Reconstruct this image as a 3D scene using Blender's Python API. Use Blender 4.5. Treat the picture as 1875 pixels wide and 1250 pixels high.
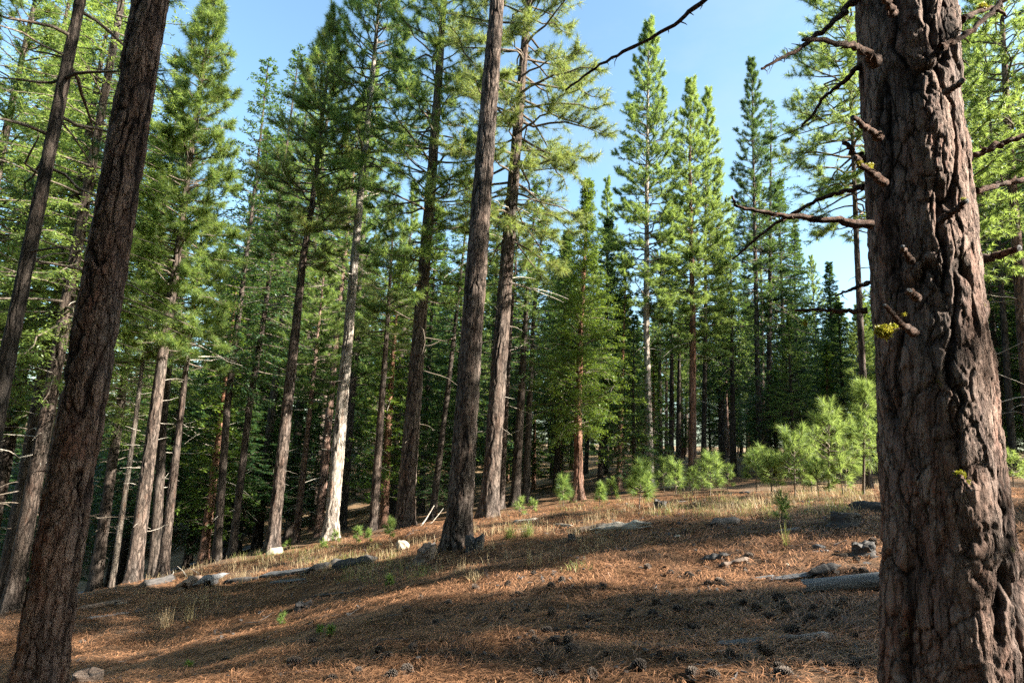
import bpy, math
import numpy as np
from mathutils import Matrix, Vector
R = math.radians
for o in list(bpy.data.objects): bpy.data.objects.remove(o)
SC = bpy.context.scene
COL = SC.collection

# ------------------------------------------------------------------ camera
FPX = 1100.0                      # focal length in photograph pixels (1875 wide)
PITCH, ROLL = R(9.63), R(2.6)
CAM = np.array([0.0, 0.0, 1.65])
fwd = np.array([0, math.cos(PITCH), math.sin(PITCH)])
r0 = np.array([1.0, 0, 0]); u0 = np.array([0, -math.sin(PITCH), math.cos(PITCH)])
rt = r0*math.cos(ROLL) + u0*math.sin(ROLL)
up = u0*math.cos(ROLL) - r0*math.sin(ROLL)
cd = bpy.data.cameras.new('camera'); cam = bpy.data.objects.new('camera', cd); COL.objects.link(cam)
cd.sensor_width = 36; cd.lens = 36*FPX/1875; cd.clip_start = 0.05; cd.clip_end = 3000
M = Matrix.Identity(4)
for i in range(3):
    M[i][0], M[i][1], M[i][2], M[i][3] = rt[i], up[i], -fwd[i], CAM[i]
cam.matrix_world = M
SC.camera = cam

# ------------------------------------------------------------------ sky, sun, exposure
SUN_AZ, SUN_EL = R(106), R(33)    # azimuth clockwise from +Y
W = bpy.data.worlds.new('World'); SC.world = W; W.use_nodes = True
nt = W.node_tree; nt.nodes.clear()
sky = nt.nodes.new('ShaderNodeTexSky'); sky.sky_type = 'NISHITA'; sky.sun_disc = False
sky.sun_elevation = SUN_EL; sky.sun_rotation = SUN_AZ
sky.air_density = 1.0; sky.dust_density = 1.5; sky.ozone_density = 1.25
bg = nt.nodes.new('ShaderNodeBackground'); bg.inputs[1].default_value = 0.068
wo = nt.nodes.new('ShaderNodeOutputWorld')
tcw = nt.nodes.new('ShaderNodeTexCoord'); mpw = nt.nodes.new('ShaderNodeMapping'); mpw.inputs['Scale'].default_value = (1.6, 1.6, 4.2); mpw.inputs['Location'].default_value = (.6, .2, 0)
nw_ = nt.nodes.new('ShaderNodeTexNoise'); nw_.inputs['Scale'].default_value = 1.7; nw_.inputs['Detail'].default_value = 7; nw_.inputs['Roughness'].default_value = .6
rw = nt.nodes.new('ShaderNodeMapRange'); rw.inputs['From Min'].default_value = .52; rw.inputs['From Max'].default_value = .78; rw.inputs['To Max'].default_value = .28
mw = nt.nodes.new('ShaderNodeMix'); mw.data_type = 'RGBA'; mw.inputs[7].default_value = (2.1, 2.15, 2.2, 1)
nt.links.new(tcw.outputs['Generated'], mpw.inputs[0]); nt.links.new(mpw.outputs[0], nw_.inputs['Vector']); nt.links.new(nw_.outputs[0], rw.inputs[0])
nt.links.new(rw.outputs[0], mw.inputs[0]); nt.links.new(sky.outputs[0], mw.inputs[6]); tint = nt.nodes.new('ShaderNodeMix'); tint.data_type = 'RGBA'; tint.blend_type = 'MULTIPLY'; tint.inputs[0].default_value = 1; tint.inputs[7].default_value = (.98, 1.13, 1.06, 1)
nt.links.new(mw.outputs[2], tint.inputs[6]); nt.links.new(tint.outputs[2], bg.inputs[0]); nt.links.new(bg.outputs[0], wo.inputs[0])
sd = bpy.data.lights.new('sun', 'SUN'); sd.energy = 5.0; sd.angle = R(0.53); sd.color = (1.0, 0.93, 0.80)
sun = bpy.data.objects.new('sun', sd); COL.objects.link(sun)
sdir = Vector((math.sin(SUN_AZ)*math.cos(SUN_EL), math.cos(SUN_AZ)*math.cos(SUN_EL), math.sin(SUN_EL)))
sun.rotation_euler = sdir.to_track_quat('Z', 'Y').to_euler(); sun.location = (30, -10, 40)
SC.view_settings.view_transform = 'Standard'; SC.view_settings.look = 'None'
SC.view_settings.exposure = 2.5; SC.view_settings.gamma = 1.0
SC.render.engine = 'CYCLES'
cy = SC.cycles
cy.max_bounces = 5; cy.diffuse_bounces = 3; cy.glossy_bounces = 2; cy.transmission_bounces = 3; cy.transparent_max_bounces = 4
cy.caustics_reflective = False; cy.caustics_refractive = False
cy.use_denoising = False
try: cy.denoiser = 'OPENIMAGEDENOISE'; cy.denoising_prefilter = 'ACCURATE'
except Exception: pass

# ------------------------------------------------------------------ pixel helpers
def ray(px, py):
    d = fwd + rt*(px-937.5)/FPX + up*(625-py)/FPX
    return d/np.linalg.norm(d)
def at(px, py, Y):
    d = ray(px, py); return CAM + d*(Y/d[1])
def project(p):
    v = np.asarray(p, float) - CAM
    z = v @ fwd
    return 937.5 + FPX*(v @ rt)/z, 625 - FPX*(v @ up)/z

# ------------------------------------------------------------------ noise
def _h(*a, seed=0):
    h = np.full(np.broadcast(*a).shape, np.uint32((seed*747796405 + 2891336453) & 0xffffffff), np.uint32)
    for k, v in enumerate(a):
        h = (h ^ (np.asarray(v).astype(np.int64) & 0xffffffff).astype(np.uint32)) * np.uint32(0x9E3779B1 + 2*k*7919)
        h ^= h >> np.uint32(15)
    h *= np.uint32(0x85EBCA6B); h ^= h >> np.uint32(13); h *= np.uint32(0xC2B2AE35); h ^= h >> np.uint32(16)
    return h.astype(np.float64)/4294967295.0
def vn(x, y, seed=0, per=None):
    xi, yi = np.floor(x).astype(np.int64), np.floor(y).astype(np.int64)
    fx, fy = x-xi, y-yi
    fx = fx*fx*(3-2*fx); fy = fy*fy*(3-2*fy)
    x1 = xi+1
    if per: xi, x1 = xi % per, x1 % per
    a, b = _h(xi, yi, seed=seed), _h(x1, yi, seed=seed)
    c, d = _h(xi, yi+1, seed=seed), _h(x1, yi+1, seed=seed)
    return (a*(1-fx)+b*fx)*(1-fy)+(c*(1-fx)+d*fx)*fy
def fbm(x, y, seed=0, oct=4, per=None):
    t, a, n = 0, .5, 0
    for k in range(oct):
        t = t + a*vn(x*2**k, y*2**k, seed+k*17, per*2**k if per else None); n += a; a *= .5
    return t/n
def worley(x, y, seed, per):
    xi, yi = np.floor(x).astype(np.int64), np.floor(y).astype(np.int64)
    f1 = np.full(x.shape, 9.0); f2 = np.full(x.shape, 9.0); cid = np.zeros(x.shape)
    for dx in (-1, 0, 1):
        for dy in (-1, 0, 1):
            cx, cy_ = xi+dx, yi+dy
            hx = cx % per
            qx = cx + .15+.7*_h(hx, cy_, seed=seed); qy = cy_ + .1+.8*_h(hx, cy_, seed=seed+5)
            d = np.hypot(qx-x, qy-y)
            i = _h(hx, cy_, seed=seed+9)
            n = d < f1
            f2 = np.where(n, f1, np.minimum(f2, d)); cid = np.where(n, i, cid); f1 = np.where(n, d, f1)
    return f1, f2, cid
def sstep(a, b, x):
    t = np.clip((x-a)/(b-a), 0, 1); return t*t*(3-2*t)

# ------------------------------------------------------------------ mesh helpers
def make_mesh(name, parts, mats, attrs=None):
    """parts: (V (n,3), F (m,k), material index, smooth). One mesh from numpy arrays."""
    Vs, loops, sizes, mi, sm = [], [], [], [], []; off = 0
    for V, F, m, s in parts:
        V = np.asarray(V, np.float32).reshape(-1, 3); F = np.asarray(F, np.int64)
        Vs.append(V); loops.append((F+off).ravel()); sizes.append(np.full(len(F), F.shape[1], np.int32))
        mi.append(np.full(len(F), m, np.int32)); sm.append(np.full(len(F), s, bool)); off += len(V)
    V = np.concatenate(Vs); L = np.concatenate(loops).astype(np.int32); S = np.concatenate(sizes)
    me = bpy.data.meshes.new(name)
    me.vertices.add(len(V)); me.vertices.foreach_set('co', V.ravel())
    me.loops.add(len(L)); me.loops.foreach_set('vertex_index', L)
    me.polygons.add(len(S)); st = np.zeros(len(S), np.int32); st[1:] = np.cumsum(S)[:-1]
    me.polygons.foreach_set('loop_start', st)
    for m in mats: me.materials.append(m)
    me.polygons.foreach_set('material_index', np.concatenate(mi))
    me.polygons.foreach_set('use_smooth', np.concatenate(sm))
    if attrs:
        for k, v in attrs.items():
            a = me.attributes.new(k, 'FLOAT', 'POINT'); a.data.foreach_set('value', np.asarray(v, np.float32))
    me.update(calc_edges=True)
    return me
def link(name, me, parent=None, loc=(0, 0, 0), **props):
    o = bpy.data.objects.new(name, me); COL.objects.link(o); o.location = loc
    if parent is not None: o.parent = parent
    for k, v in props.items(): o[k] = v
    return o
def grid_faces(nu, nv, wrap=False):
    """quads of an nv x nu vertex grid (row major, v rows), wrapped in u when asked"""
    iu = np.arange(nu if wrap else nu-1); iv = np.arange(nv-1)
    a = (iv[:, None]*nu + iu[None, :]); b = (iv[:, None]*nu + (iu[None, :]+1) % nu)
    return np.stack([a, b, b+nu, a+nu], -1).reshape(-1, 4)
def tubes(P, Rr, sides=5, ref=(0, 0, 1)):
    """P (B,n,3), Rr (B,n): a batch of tapered tubes"""
    P = np.asarray(P, float); B, n, _ = P.shape
    T = np.gradient(P, axis=1); T /= np.linalg.norm(T, axis=2, keepdims=True)+1e-9
    ref = np.broadcast_to(np.asarray(ref, float), T.shape)
    N = np.cross(T, ref); l = np.linalg.norm(N, axis=2, keepdims=True)
    N = np.where(l < 1e-3, np.array([1.0, 0, 0]), N/(l+1e-9)); Bn = np.cross(T, N)
    a = np.arange(sides)*2*math.pi/sides
    V = P[:, :, None, :] + Rr[:, :, None, None]*(np.cos(a)[None, None, :, None]*N[:, :, None, :] + np.sin(a)[None, None, :, None]*Bn[:, :, None, :])
    f = grid_faces(sides, n, True)
    F = (f[None] + (np.arange(B)*n*sides)[:, None, None]).reshape(-1, 4)
    return V.reshape(-1, 3), F
def nrm(v): return v/(np.linalg.norm(v, axis=-1, keepdims=True)+1e-9)

# ------------------------------------------------------------------ materials
def mat(name):
    m = bpy.data.materials.new(name); m.use_nodes = True
    t = m.node_tree; t.nodes.clear()
    o = t.nodes.new('ShaderNodeOutputMaterial')
    return m, t, o
class NT:
    def __init__(s, t): s.t = t
    def n(s, k, ins=None, **kw):
        x = s.t.nodes.new(k)
        for a, b in kw.items(): setattr(x, a, b)
        for a, b in (ins or {}).items():
            if hasattr(b, 'is_linked') or b.__class__.__name__.startswith('NodeSocket'): s.t.links.new(b, x.inputs[a])
            else: x.inputs[a].default_value = b
        return x
    def ramp(s, fac, stops, interp='LINEAR'):
        x = s.t.nodes.new('ShaderNodeValToRGB'); x.color_ramp.interpolation = interp
        e = x.color_ramp.elements
        while len(e) < len(stops): e.new(.5)
        for i, (p, c) in enumerate(stops):
            e[i].position = p; e[i].color = (*c, 1) if len(c) == 3 else c
        s.t.links.new(fac, x.inputs[0]); return x.outputs[0]
    def mix(s, fac, a, b, mode='MIX'):
        x = s.t.nodes.new('ShaderNodeMix'); x.data_type = 'RGBA'; x.blend_type = mode
        for k, v in ((0, fac), (6, a), (7, b)):
            if isinstance(v, (int, float)): x.inputs[k].default_value = v
            elif isinstance(v, tuple): x.inputs[k].default_value = (*v, 1)
            else: s.t.links.new(v, x.inputs[k])
        return x.outputs[2]
def leaf_mat(name, dark, light, trans=(.3, .42, .06), tw=.38, brown=0.0):
    m, t, o = mat(name); g = NT(t)
    geo = g.n('ShaderNodeNewGeometry'); oi = g.n('ShaderNodeObjectInfo')
    tc = g.n('ShaderNodeTexCoord')
    no = g.n('ShaderNodeTexNoise', {'Vector': tc.outputs['Object'], 'Scale': 1.1, 'Detail': 2.0})
    mixf = g.n('ShaderNodeMath', {0: geo.outputs['Random Per Island'], 1: no.outputs[0]}, operation='ADD')
    mf = g.n('ShaderNodeMath', {0: mixf.outputs[0], 1: .5}, operation='MULTIPLY')
    c = g.ramp(mf.outputs[0], [(.25, dark), (.75, light)])
    if brown:
        bm = g.n('ShaderNodeMath', {0: geo.outputs['Random Per Island'], 1: 1-brown}, operation='GREATER_THAN')
        c = g.mix(bm.outputs[0], c, (.20, .10, .04))
    h = g.n('ShaderNodeHueSaturation', {'Color': c})
    hv = g.n('ShaderNodeMapRange', {'Value': oi.outputs['Random'], 'To Min': .478, 'To Max': .512})
    vv = g.n('ShaderNodeMapRange', {'Value': oi.outputs['Random'], 'To Min': 1.15, 'To Max': .85})
    t.links.new(hv.outputs[0], h.inputs['Hue']); t.links.new(vv.outputs[0], h.inputs['Value'])
    d = g.n('ShaderNodeBsdfPrincipled', {'Base Color': h.outputs[0], 'Roughness': .45})
    d.inputs['Specular IOR Level'].default_value = .35
    tcx = g.mix(.5, h.outputs[0], trans)
    tr = g.n('ShaderNodeBsdfTranslucent', {'Color': tcx})
    mx = g.n('ShaderNodeMixShader', {0: tw, 1: d.outputs[0], 2: tr.outputs[0]})
    t.links.new(mx.outputs[0], o.inputs[0]); return m
def bark_mat(name, base, plate, crack, lichen=0.0, scale=1.0, bump=.02, zs=.22):
    m, t, o = mat(name); g = NT(t)
    tc = g.n('ShaderNodeTexCoord')
    mp = g.n('ShaderNodeMapping', {'Vector': tc.outputs['Object'], 'Scale': (1, 1, zs)})
    at_c = g.n('ShaderNodeAttribute', attribute_name='crack'); at_p = g.n('ShaderNodeAttribute', attribute_name='plate')
    n1 = g.n('ShaderNodeTexNoise', {'Vector': mp.outputs[0], 'Scale': 14*scale, 'Detail': 6.0, 'Roughness': .65})
    n2 = g.n('ShaderNodeTexNoise', {'Vector': tc.outputs['Object'], 'Scale': 55*scale, 'Detail': 6.0, 'Roughness': .8})
    n3 = g.n('ShaderNodeTexNoise', {'Vector': tc.outputs['Object'], 'Scale': 1.3, 'Detail': 3.0})
    nw = g.n('ShaderNodeTexNoise', {'Vector': mp.outputs[0], 'Scale': 26*scale, 'Detail': 4.0, 'Roughness': .7})
    ws = g.n('ShaderNodeVectorMath', {0: nw.outputs['Color'], 1: (.5, .5, .5)}, operation='SUBTRACT')
    wm = g.n('ShaderNodeVectorMath', {0: ws.outputs[0]}, operation='SCALE'); wm.inputs['Scale'].default_value = .085/scale
    wa = g.n('ShaderNodeVectorMath', {0: mp.outputs[0], 1: wm.outputs[0]}, operation='ADD')
    vo = g.n('ShaderNodeTexVoronoi', {'Vector': wa.outputs[0], 'Scale': 17*scale, 'Randomness': 1.0}, feature='DISTANCE_TO_EDGE')
    vd = g.n('ShaderNodeTexVoronoi', {'Vector': wa.outputs[0], 'Scale': 17*scale, 'Randomness': 1.0})
    f = g.n('ShaderNodeMath', {0: n1.outputs[0], 1: at_p.outputs['Fac']}, operation='ADD')
    f = g.n('ShaderNodeMath', {0: f.outputs[0], 1: vd.outputs['Color']}, operation='ADD')
    f = g.n('ShaderNodeMapRange', {'Value': f.outputs[0], 'From Min': .6, 'From Max': 2.1})
    c = g.ramp(f.outputs[0], [(0, base), (1, plate)])
    c = g.mix(g.ramp(n2.outputs[0], [(.35, (0, 0, 0)), (.7, (.55, .55, .55))]), c, tuple(min(1, x*1.7) for x in plate))
    c = g.mix(g.ramp(n3.outputs[0], [(.45, (0, 0, 0)), (.78, (.45, .45, .45))]), c, tuple(x*.6 for x in base))
    n5 = g.n('ShaderNodeTexNoise', {'Vector': mp.outputs[0], 'Scale': 9*scale, 'Detail': 5.0, 'Roughness': .75})
    c = g.mix(g.ramp(n5.outputs[0], [(.52, (0, 0, 0)), (.60, (.7, .7, .7))]), c, (base[0]*1.6, base[1]*1.15, base[2]*.9))
    n6 = g.n('ShaderNodeTexNoise', {'Vector': mp.outputs[0], 'Scale': 4.5*scale, 'Detail': 5.0, 'Roughness': .7})
    c = g.mix(g.ramp(n6.outputs[0], [(.50, (0, 0, 0)), (.62, (.55, .55, .55))]), c, (plate[2]*1.15, plate[2]*1.1, plate[2]*1.05))
    ck = g.ramp(vo.outputs[0], [(0, (.5, .5, .5)), (.10, (0, 0, 0))])
    c = g.mix(ck, c, crack)
    c = g.mix(at_c.outputs['Fac'], c, crack)
    if lichen:
        n4 = g.n('ShaderNodeTexNoise', {'Vector': tc.outputs['Object'], 'Scale': 5.5, 'Detail': 8.0, 'Roughness': .8})
        c = g.mix(g.ramp(n4.outputs[0], [(.70-lichen, (0, 0, 0)), (.74-lichen, (.75, .75, .75))]), c, (.20, .19, .03))
    hh = g.n('ShaderNodeMath', {0: n1.outputs[0], 1: n2.outputs[0]}, operation='ADD')
    vv = g.n('ShaderNodeMapRange', {'Value': vo.outputs[0], 'From Max': .12, 'To Max': 1.4})
    h2 = g.n('ShaderNodeMath', {0: hh.outputs[0], 1: vv.outputs[0]}, operation='ADD')
    b = g.n('ShaderNodeBump', {'Height': h2.outputs[0], 'Distance': bump, 'Strength': 1.0})
    d = g.n('ShaderNodeBsdfPrincipled', {'Base Color': c, 'Roughness': .9, 'Normal': b.outputs[0]})
    d.inputs['Specular IOR Level'].default_value = .2
    t.links.new(d.outputs[0], o.inputs[0]); return m
def wood_mat(name, a, b, dark, sc=1.0, ch=.0):
    m, t, o = mat(name); g = NT(t)
    tc = g.n('ShaderNodeTexCoord')
    mp = g.n('ShaderNodeMapping', {'Vector': tc.outputs['Object'], 'Scale': (1.5, 14, 14)})
    n1 = g.n('ShaderNodeTexNoise', {'Vector': mp.outputs[0], 'Scale': 3*sc, 'Detail': 6.0, 'Roughness': .7})
    n2 = g.n('ShaderNodeTexNoise', {'Vector': tc.outputs['Object'], 'Scale': 4.0, 'Detail': 5.0})
    c = g.ramp(n1.outputs[0], [(.28, dark), (.42, a), (.68, b)])
    c = g.mix(g.ramp(n2.outputs[0], [(.62-ch, (0, 0, 0)), (.70-ch, (.85, .85, .85))]), c, dark)
    bp = g.n('ShaderNodeBump', {'Height': n1.outputs[0], 'Distance': .02})
    d = g.n('ShaderNodeBsdfPrincipled', {'Base Color': c, 'Roughness': .85, 'Normal': bp.outputs[0]})
    t.links.new(d.outputs[0], o.inputs[0]); return m

M_BIG = bark_mat('bark_ponderosa_big', (.145, .070, .048), (.30, .215, .178), (.018, .011, .009), .06, 1.0, .013)
M_RED = bark_mat('bark_ponderosa_red', (.145, .070, .046), (.28, .19, .15), (.022, .013, .011), 0, .9, .025)
M_MID = bark_mat('bark_pine_grey', (.072, .047, .037), (.175, .135, .112), (.018, .013, .011), 0, .8, .025)
M_PALE = bark_mat('bark_pale', (.22, .18, .15), (.42, .37, .32), (.08, .065, .055), 0, .8, .012)  # paler than the other pine barks: sun glare on lit trunks put into colour
M_PALE2 = bark_mat('bark_dull_pale', (.14, .108, .088), (.29, .245, .205), (.045, .036, .03), 0, .8, .015)  # weaker version, sunlight on the thin stem painted into its bark
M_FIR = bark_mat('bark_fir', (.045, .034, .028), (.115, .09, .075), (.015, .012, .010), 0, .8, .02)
M_CED = bark_mat('bark_cedar', (.20, .095, .06), (.36, .20, .14), (.06, .03, .02), 0, .8, .02, .07)
M_TWIG = bark_mat('bark_twig', (.09, .07, .055), (.20, .165, .13), (.05, .04, .03), 0, 1.5, .006, 1)
M_DEAD = bark_mat('dead_wood', (.27, .24, .20), (.48, .44, .38), (.14, .12, .10), 0, 1.5, .006, 1)
M_BR = bark_mat('branch_bark', (.085, .048, .034), (.20, .125, .095), (.030, .018, .014), 0, 2.2, .012, 1)
M_LICH = leaf_mat('wolf_lichen', (.22, .22, .02), (.50, .48, .05), (.5, .5, .05), .3)
L_PINE = leaf_mat('needles_pine', (.032, .088, .034), (.15, .215, .052), (.55, .70, .13), .5, .02)
L_PINEY = leaf_mat('needles_pine_yellowing', (.055, .11, .032), (.16, .205, .055), (.52, .60, .13), .45, .06)
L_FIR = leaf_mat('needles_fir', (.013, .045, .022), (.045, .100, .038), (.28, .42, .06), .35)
L_FIRSUN = leaf_mat('needles_fir_light', (.055, .120, .032), (.145, .215, .052), (.52, .66, .12), .48)  # brighter yellow-green copy of the fir needles, sunlight painted into the colour
L_CED = leaf_mat('sprays_cedar', (.030, .078, .018), (.095, .165, .030), (.42, .55, .05), .38)
L_SAP = leaf_mat('needles_young_pine', (.065, .145, .038), (.19, .265, .075), (.52, .64, .14), .48)
L_DRY = leaf_mat('dry_grass', (.26, .20, .10), (.55, .46, .26), (.6, .5, .3), .35)
L_GRASS = leaf_mat('green_grass', (.10, .15, .045), (.26, .28, .10), (.4, .45, .1), .35)
L_LIT = leaf_mat('fallen_needles', (.045, .021, .011), (.42, .228, .112), (.4, .2, .08), .10)
W_GREY = wood_mat('weathered_wood', (.10, .10, .105), (.21, .205, .21), (.03, .028, .026))
W_PALE = wood_mat('bleached_wood', (.34, .28, .22), (.55, .48, .39), (.08, .055, .04), 1, -.02)
W_CHAR = wood_mat('charred_wood', (.035, .032, .032), (.085, .075, .07), (.014, .013, .013), 1, .05)
W_BROWN = wood_mat('rotting_wood', (.12, .08, .06), (.24, .18, .14), (.03, .022, .02))

def ground_mat():
    m, t, o = mat('needle_litter_ground'); g = NT(t)
    tc = g.n('ShaderNodeTexCoord'); P = tc.outputs['Object']
    def streak(rz, sc, seed):
        mp = g.n('ShaderNodeMapping', {'Vector': P, 'Rotation': (0, 0, R(rz)), 'Scale': (1, 12, 1), 'Location': (seed, 0, 0)})
        return g.n('ShaderNodeTexNoise', {'Vector': mp.outputs[0], 'Scale': sc, 'Detail': 5.0, 'Roughness': .7, 'Distortion': .6}).outputs[0]
    a, b = streak(12, 9, 0), streak(-35, 9, 7)
    sel = g.n('ShaderNodeTexNoise', {'Vector': P, 'Scale': 2.4, 'Detail': 2.0}).outputs[0]
    st = g.mix(g.ramp(sel, [(.42, (0, 0, 0)), (.58, (1, 1, 1))]), a, b)
    bw = g.n('ShaderNodeRGBToBW', {0: st}).outputs[0]
    big = g.n('ShaderNodeTexNoise', {'Vector': P, 'Scale': .55, 'Detail': 6.0, 'Roughness': .62}).outputs[0]
    c = g.ramp(bw, [(.30, (.030, .017, .010)), (.46, (.090, .044, .022)), (.62, (.20, .106, .052)), (.8, (.34, .20, .105))])
    c2 = g.ramp(bw, [(.30, (.035, .028, .024)), (.5, (.10, .07, .05)), (.75, (.22, .16, .11))])
    c = g.mix(g.ramp(big, [(.46, (0, 0, 0)), (.62, (.85, .85, .85))]), c, c2)
    far = g.n('ShaderNodeVectorMath', {0: P}, operation='LENGTH').outputs['Value']
    ff = g.n('ShaderNodeMapRange', {'Value': far, 'From Min': 16, 'From Max': 40, 'To Max': .7})
    c3 = g.ramp(big, [(.35, (.15, .09, .05)), (.6, (.30, .22, .13))])
    c = g.mix(ff.outputs[0], c, c3)
    fine = g.n('ShaderNodeTexNoise', {'Vector': P, 'Scale': 38, 'Detail': 4.0, 'Roughness': .7}).outputs[0]
    hh = g.n('ShaderNodeMath', {0: bw, 1: fine}, operation='ADD')
    bp = g.n('ShaderNodeBump', {'Height': hh.outputs[0], 'Distance': .03})
    d = g.n('ShaderNodeBsdfPrincipled', {'Base Color': c, 'Roughness': .9, 'Normal': bp.outputs[0]})
    d.inputs['Specular IOR Level'].default_value = .15
    t.links.new(d.outputs[0], o.inputs[0]); return m
M_GROUND = ground_mat()
def plain(name, col, rough=.9, var=.25, sc=8.0):
    m, t, o = mat(name); g = NT(t)
    tc = g.n('ShaderNodeTexCoord')
    n1 = g.n('ShaderNodeTexNoise', {'Vector': tc.outputs['Object'], 'Scale': sc, 'Detail': 8.0, 'Roughness': .7})
    c = g.ramp(n1.outputs[0], [(.3, tuple(x*(1-var) for x in col)), (.7, tuple(min(1, x*(1+var)) for x in col))])
    bp = g.n('ShaderNodeBump', {'Height': n1.outputs[0], 'Distance': .02})
    d = g.n('ShaderNodeBsdfPrincipled', {'Base Color': c, 'Roughness': rough, 'Normal': bp.outputs[0]})
    t.links.new(d.outputs[0], o.inputs[0]); return m
M_ROCK = plain('granite', (.30, .26, .20), .85, .3, 9)
M_ROAD = plain('asphalt', (.10, .105, .12), .8, .2, 3)
M_CONE = plain('pine_cone_scales', (.075, .052, .040), .8, .5, 60)
M_CONET = plain('pine_cone_tips', (.15, .12, .10), .8, .3, 90)

# ------------------------------------------------------------------ terrain
CTRL = [(60, 1268, 4.7), (22, 1112, 11), (202, 1083, 14), (243, 1068, 13), (280, 1062, 15.5), (297, 1056, 14), (400, 1030, 19),
        (425, 1022, 20), (500, 1003, 16), (605, 990, 16), (683, 977, 18), (740, 963, 14.5), (790, 952, 20), (838, 998, 10.2),
        (895, 948, 13.8), (918, 935, 19), (945, 926, 20), (1060, 917, 18), (1190, 893, 24), (1266, 872, 24), (1235, 858, 28),
        (1343, 876, 27), (1392, 848, 29), (1550, 945, 8.0), (1620, 925, 9.0), (1600, 905, 12), (1440, 905, 12.5), (1580, 895, 16),
        (190, 1078, 36), (120, 1085, 40), (260, 1062, 38), (340, 1010, 42), (480, 935, 58), (340, 905, 60), (640, 870, 62), (120, 960, 60),
        (1130, 850, 45), (1400, 838, 48), (1700, 855, 40), (900, 860, 60), (1870, 850, 30), (1870, 900, 11), (560, 985, 30), (800, 930, 34), (1000, 885, 34)]
cp = [at(*c) for c in CTRL]
def P3(x, y, z): cp.append(np.array([x, y, z], float))
P3(0, 0, 0); P3(2.1, 3.0, .30); P3(-2, 2, -.35); P3(5, 3, .62); P3(3, -3, .3); P3(-4, -4, -.6); P3(0, 4.5, -.02); P3(2.2, 6.5, .32)
P3(-1.3, 6.5, -.22); P3(-3, 6.5, -.75); P3(-5, 9, -1.5); P3(12, -8, 1.6); P3(14, 6, 1.9); P3(22, 0, 2.6); P3(30, 25, 2.8); P3(-15, 0, -2.6); P3(-25, 12, -6)
P3(-60, 30, -9); P3(-70, 80, -3); P3(0, 110, 1); P3(60, 100, 3); P3(60, 0, 4); P3(-60, -40, -7); P3(40, -40, 3); P3(0, -40, -1); P3(-40, 110, 1); P3(0, 140, 2); P3(-90, 0, -9)
cp = np.array(cp)
def tpsU(r2): return np.where(r2 > 1e-12, r2*np.log(r2+1e-12), 0)
_n = len(cp); _c = cp[:, :2]/30.0
K = tpsU(((_c[:, None]-_c[None])**2).sum(-1)) + np.eye(_n)*.004
Pm = np.c_[np.ones(_n), _c]
A = np.block([[K, Pm], [Pm.T, np.zeros((3, 3))]])
_w = np.linalg.solve(A, np.r_[cp[:, 2], 0, 0, 0])
def height(x, y, bumps=True):
    x = np.asarray(x, float); y = np.asarray(y, float); sh = np.broadcast(x, y).shape
    x = np.broadcast_to(x, sh).ravel(); y = np.broadcast_to(y, sh).ravel()
    rr = np.hypot(x, y-20); k = np.minimum(1, 125/np.maximum(rr, 1)); qx, qy = x*k, 20+(y-20)*k
    out = np.empty(x.shape)
    for s in range(0, len(x), 20000):
        q = np.stack([qx[s:s+20000], qy[s:s+20000]], 1)/30.0
        U = tpsU(((q[:, None]-_c[None])**2).sum(-1))
        out[s:s+20000] = U @ _w[:_n] + _w[_n] + q @ _w[_n+1:]
    if bumps:
        d = np.hypot(x, y)
        out += (fbm(x*1.1, y*1.1, 3, 3)-.5)*.16*np.clip(d/6, .5, 1) + (fbm(x*5, y*5, 8, 3)-.5)*.055
    return out.reshape(sh)
def H(x, y): return float(height(np.array([x]), np.array([y]))[0])
def ghit(px, py, ymax=60):
    """where the ray through a photo pixel meets the ground"""
    d = ray(px, py); t = np.linspace(1.5, ymax, 700)
    p = CAM[None] + d[None]*t[:, None]
    dz = p[:, 2]-height(p[:, 0], p[:, 1])
    i = np.argmax(dz < 0)
    if dz[i] >= 0: return None
    if i == 0: return p[0]
    f = dz[i-1]/(dz[i-1]-dz[i]); return p[i-1]*(1-f)+p[i]*f

ns = 520
s = np.linspace(-1, 1, ns)
gx = 2.2*np.sinh(s*6.3); gy = 6 + 2.2*np.sinh(s*6.3)
GX, GY = np.meshgrid(gx, gy)
GZ = height(GX, GY)
me = make_mesh('ground', [(np.stack([GX, GY, GZ], -1).reshape(-1, 3), grid_faces(ns, ns), 0, True)], [M_GROUND])
link('ground', me, kind='structure')
# road in the hollow
rx = np.linspace(-75, -13, 90); rv = np.linspace(-2.2, 2.2, 7)
cy_ = 37 + 2*np.sin(rx*.05)
RX, RV = np.meshgrid(rx, rv); RY = np.broadcast_to(cy_, RX.shape)+RV
RZ = height(RX, RY, False)+.14
link('road', make_mesh('road', [(np.stack([RX, RY, RZ], -1).reshape(-1, 3), grid_faces(90, 7), 0, True)], [M_ROAD]), kind='structure')

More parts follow.
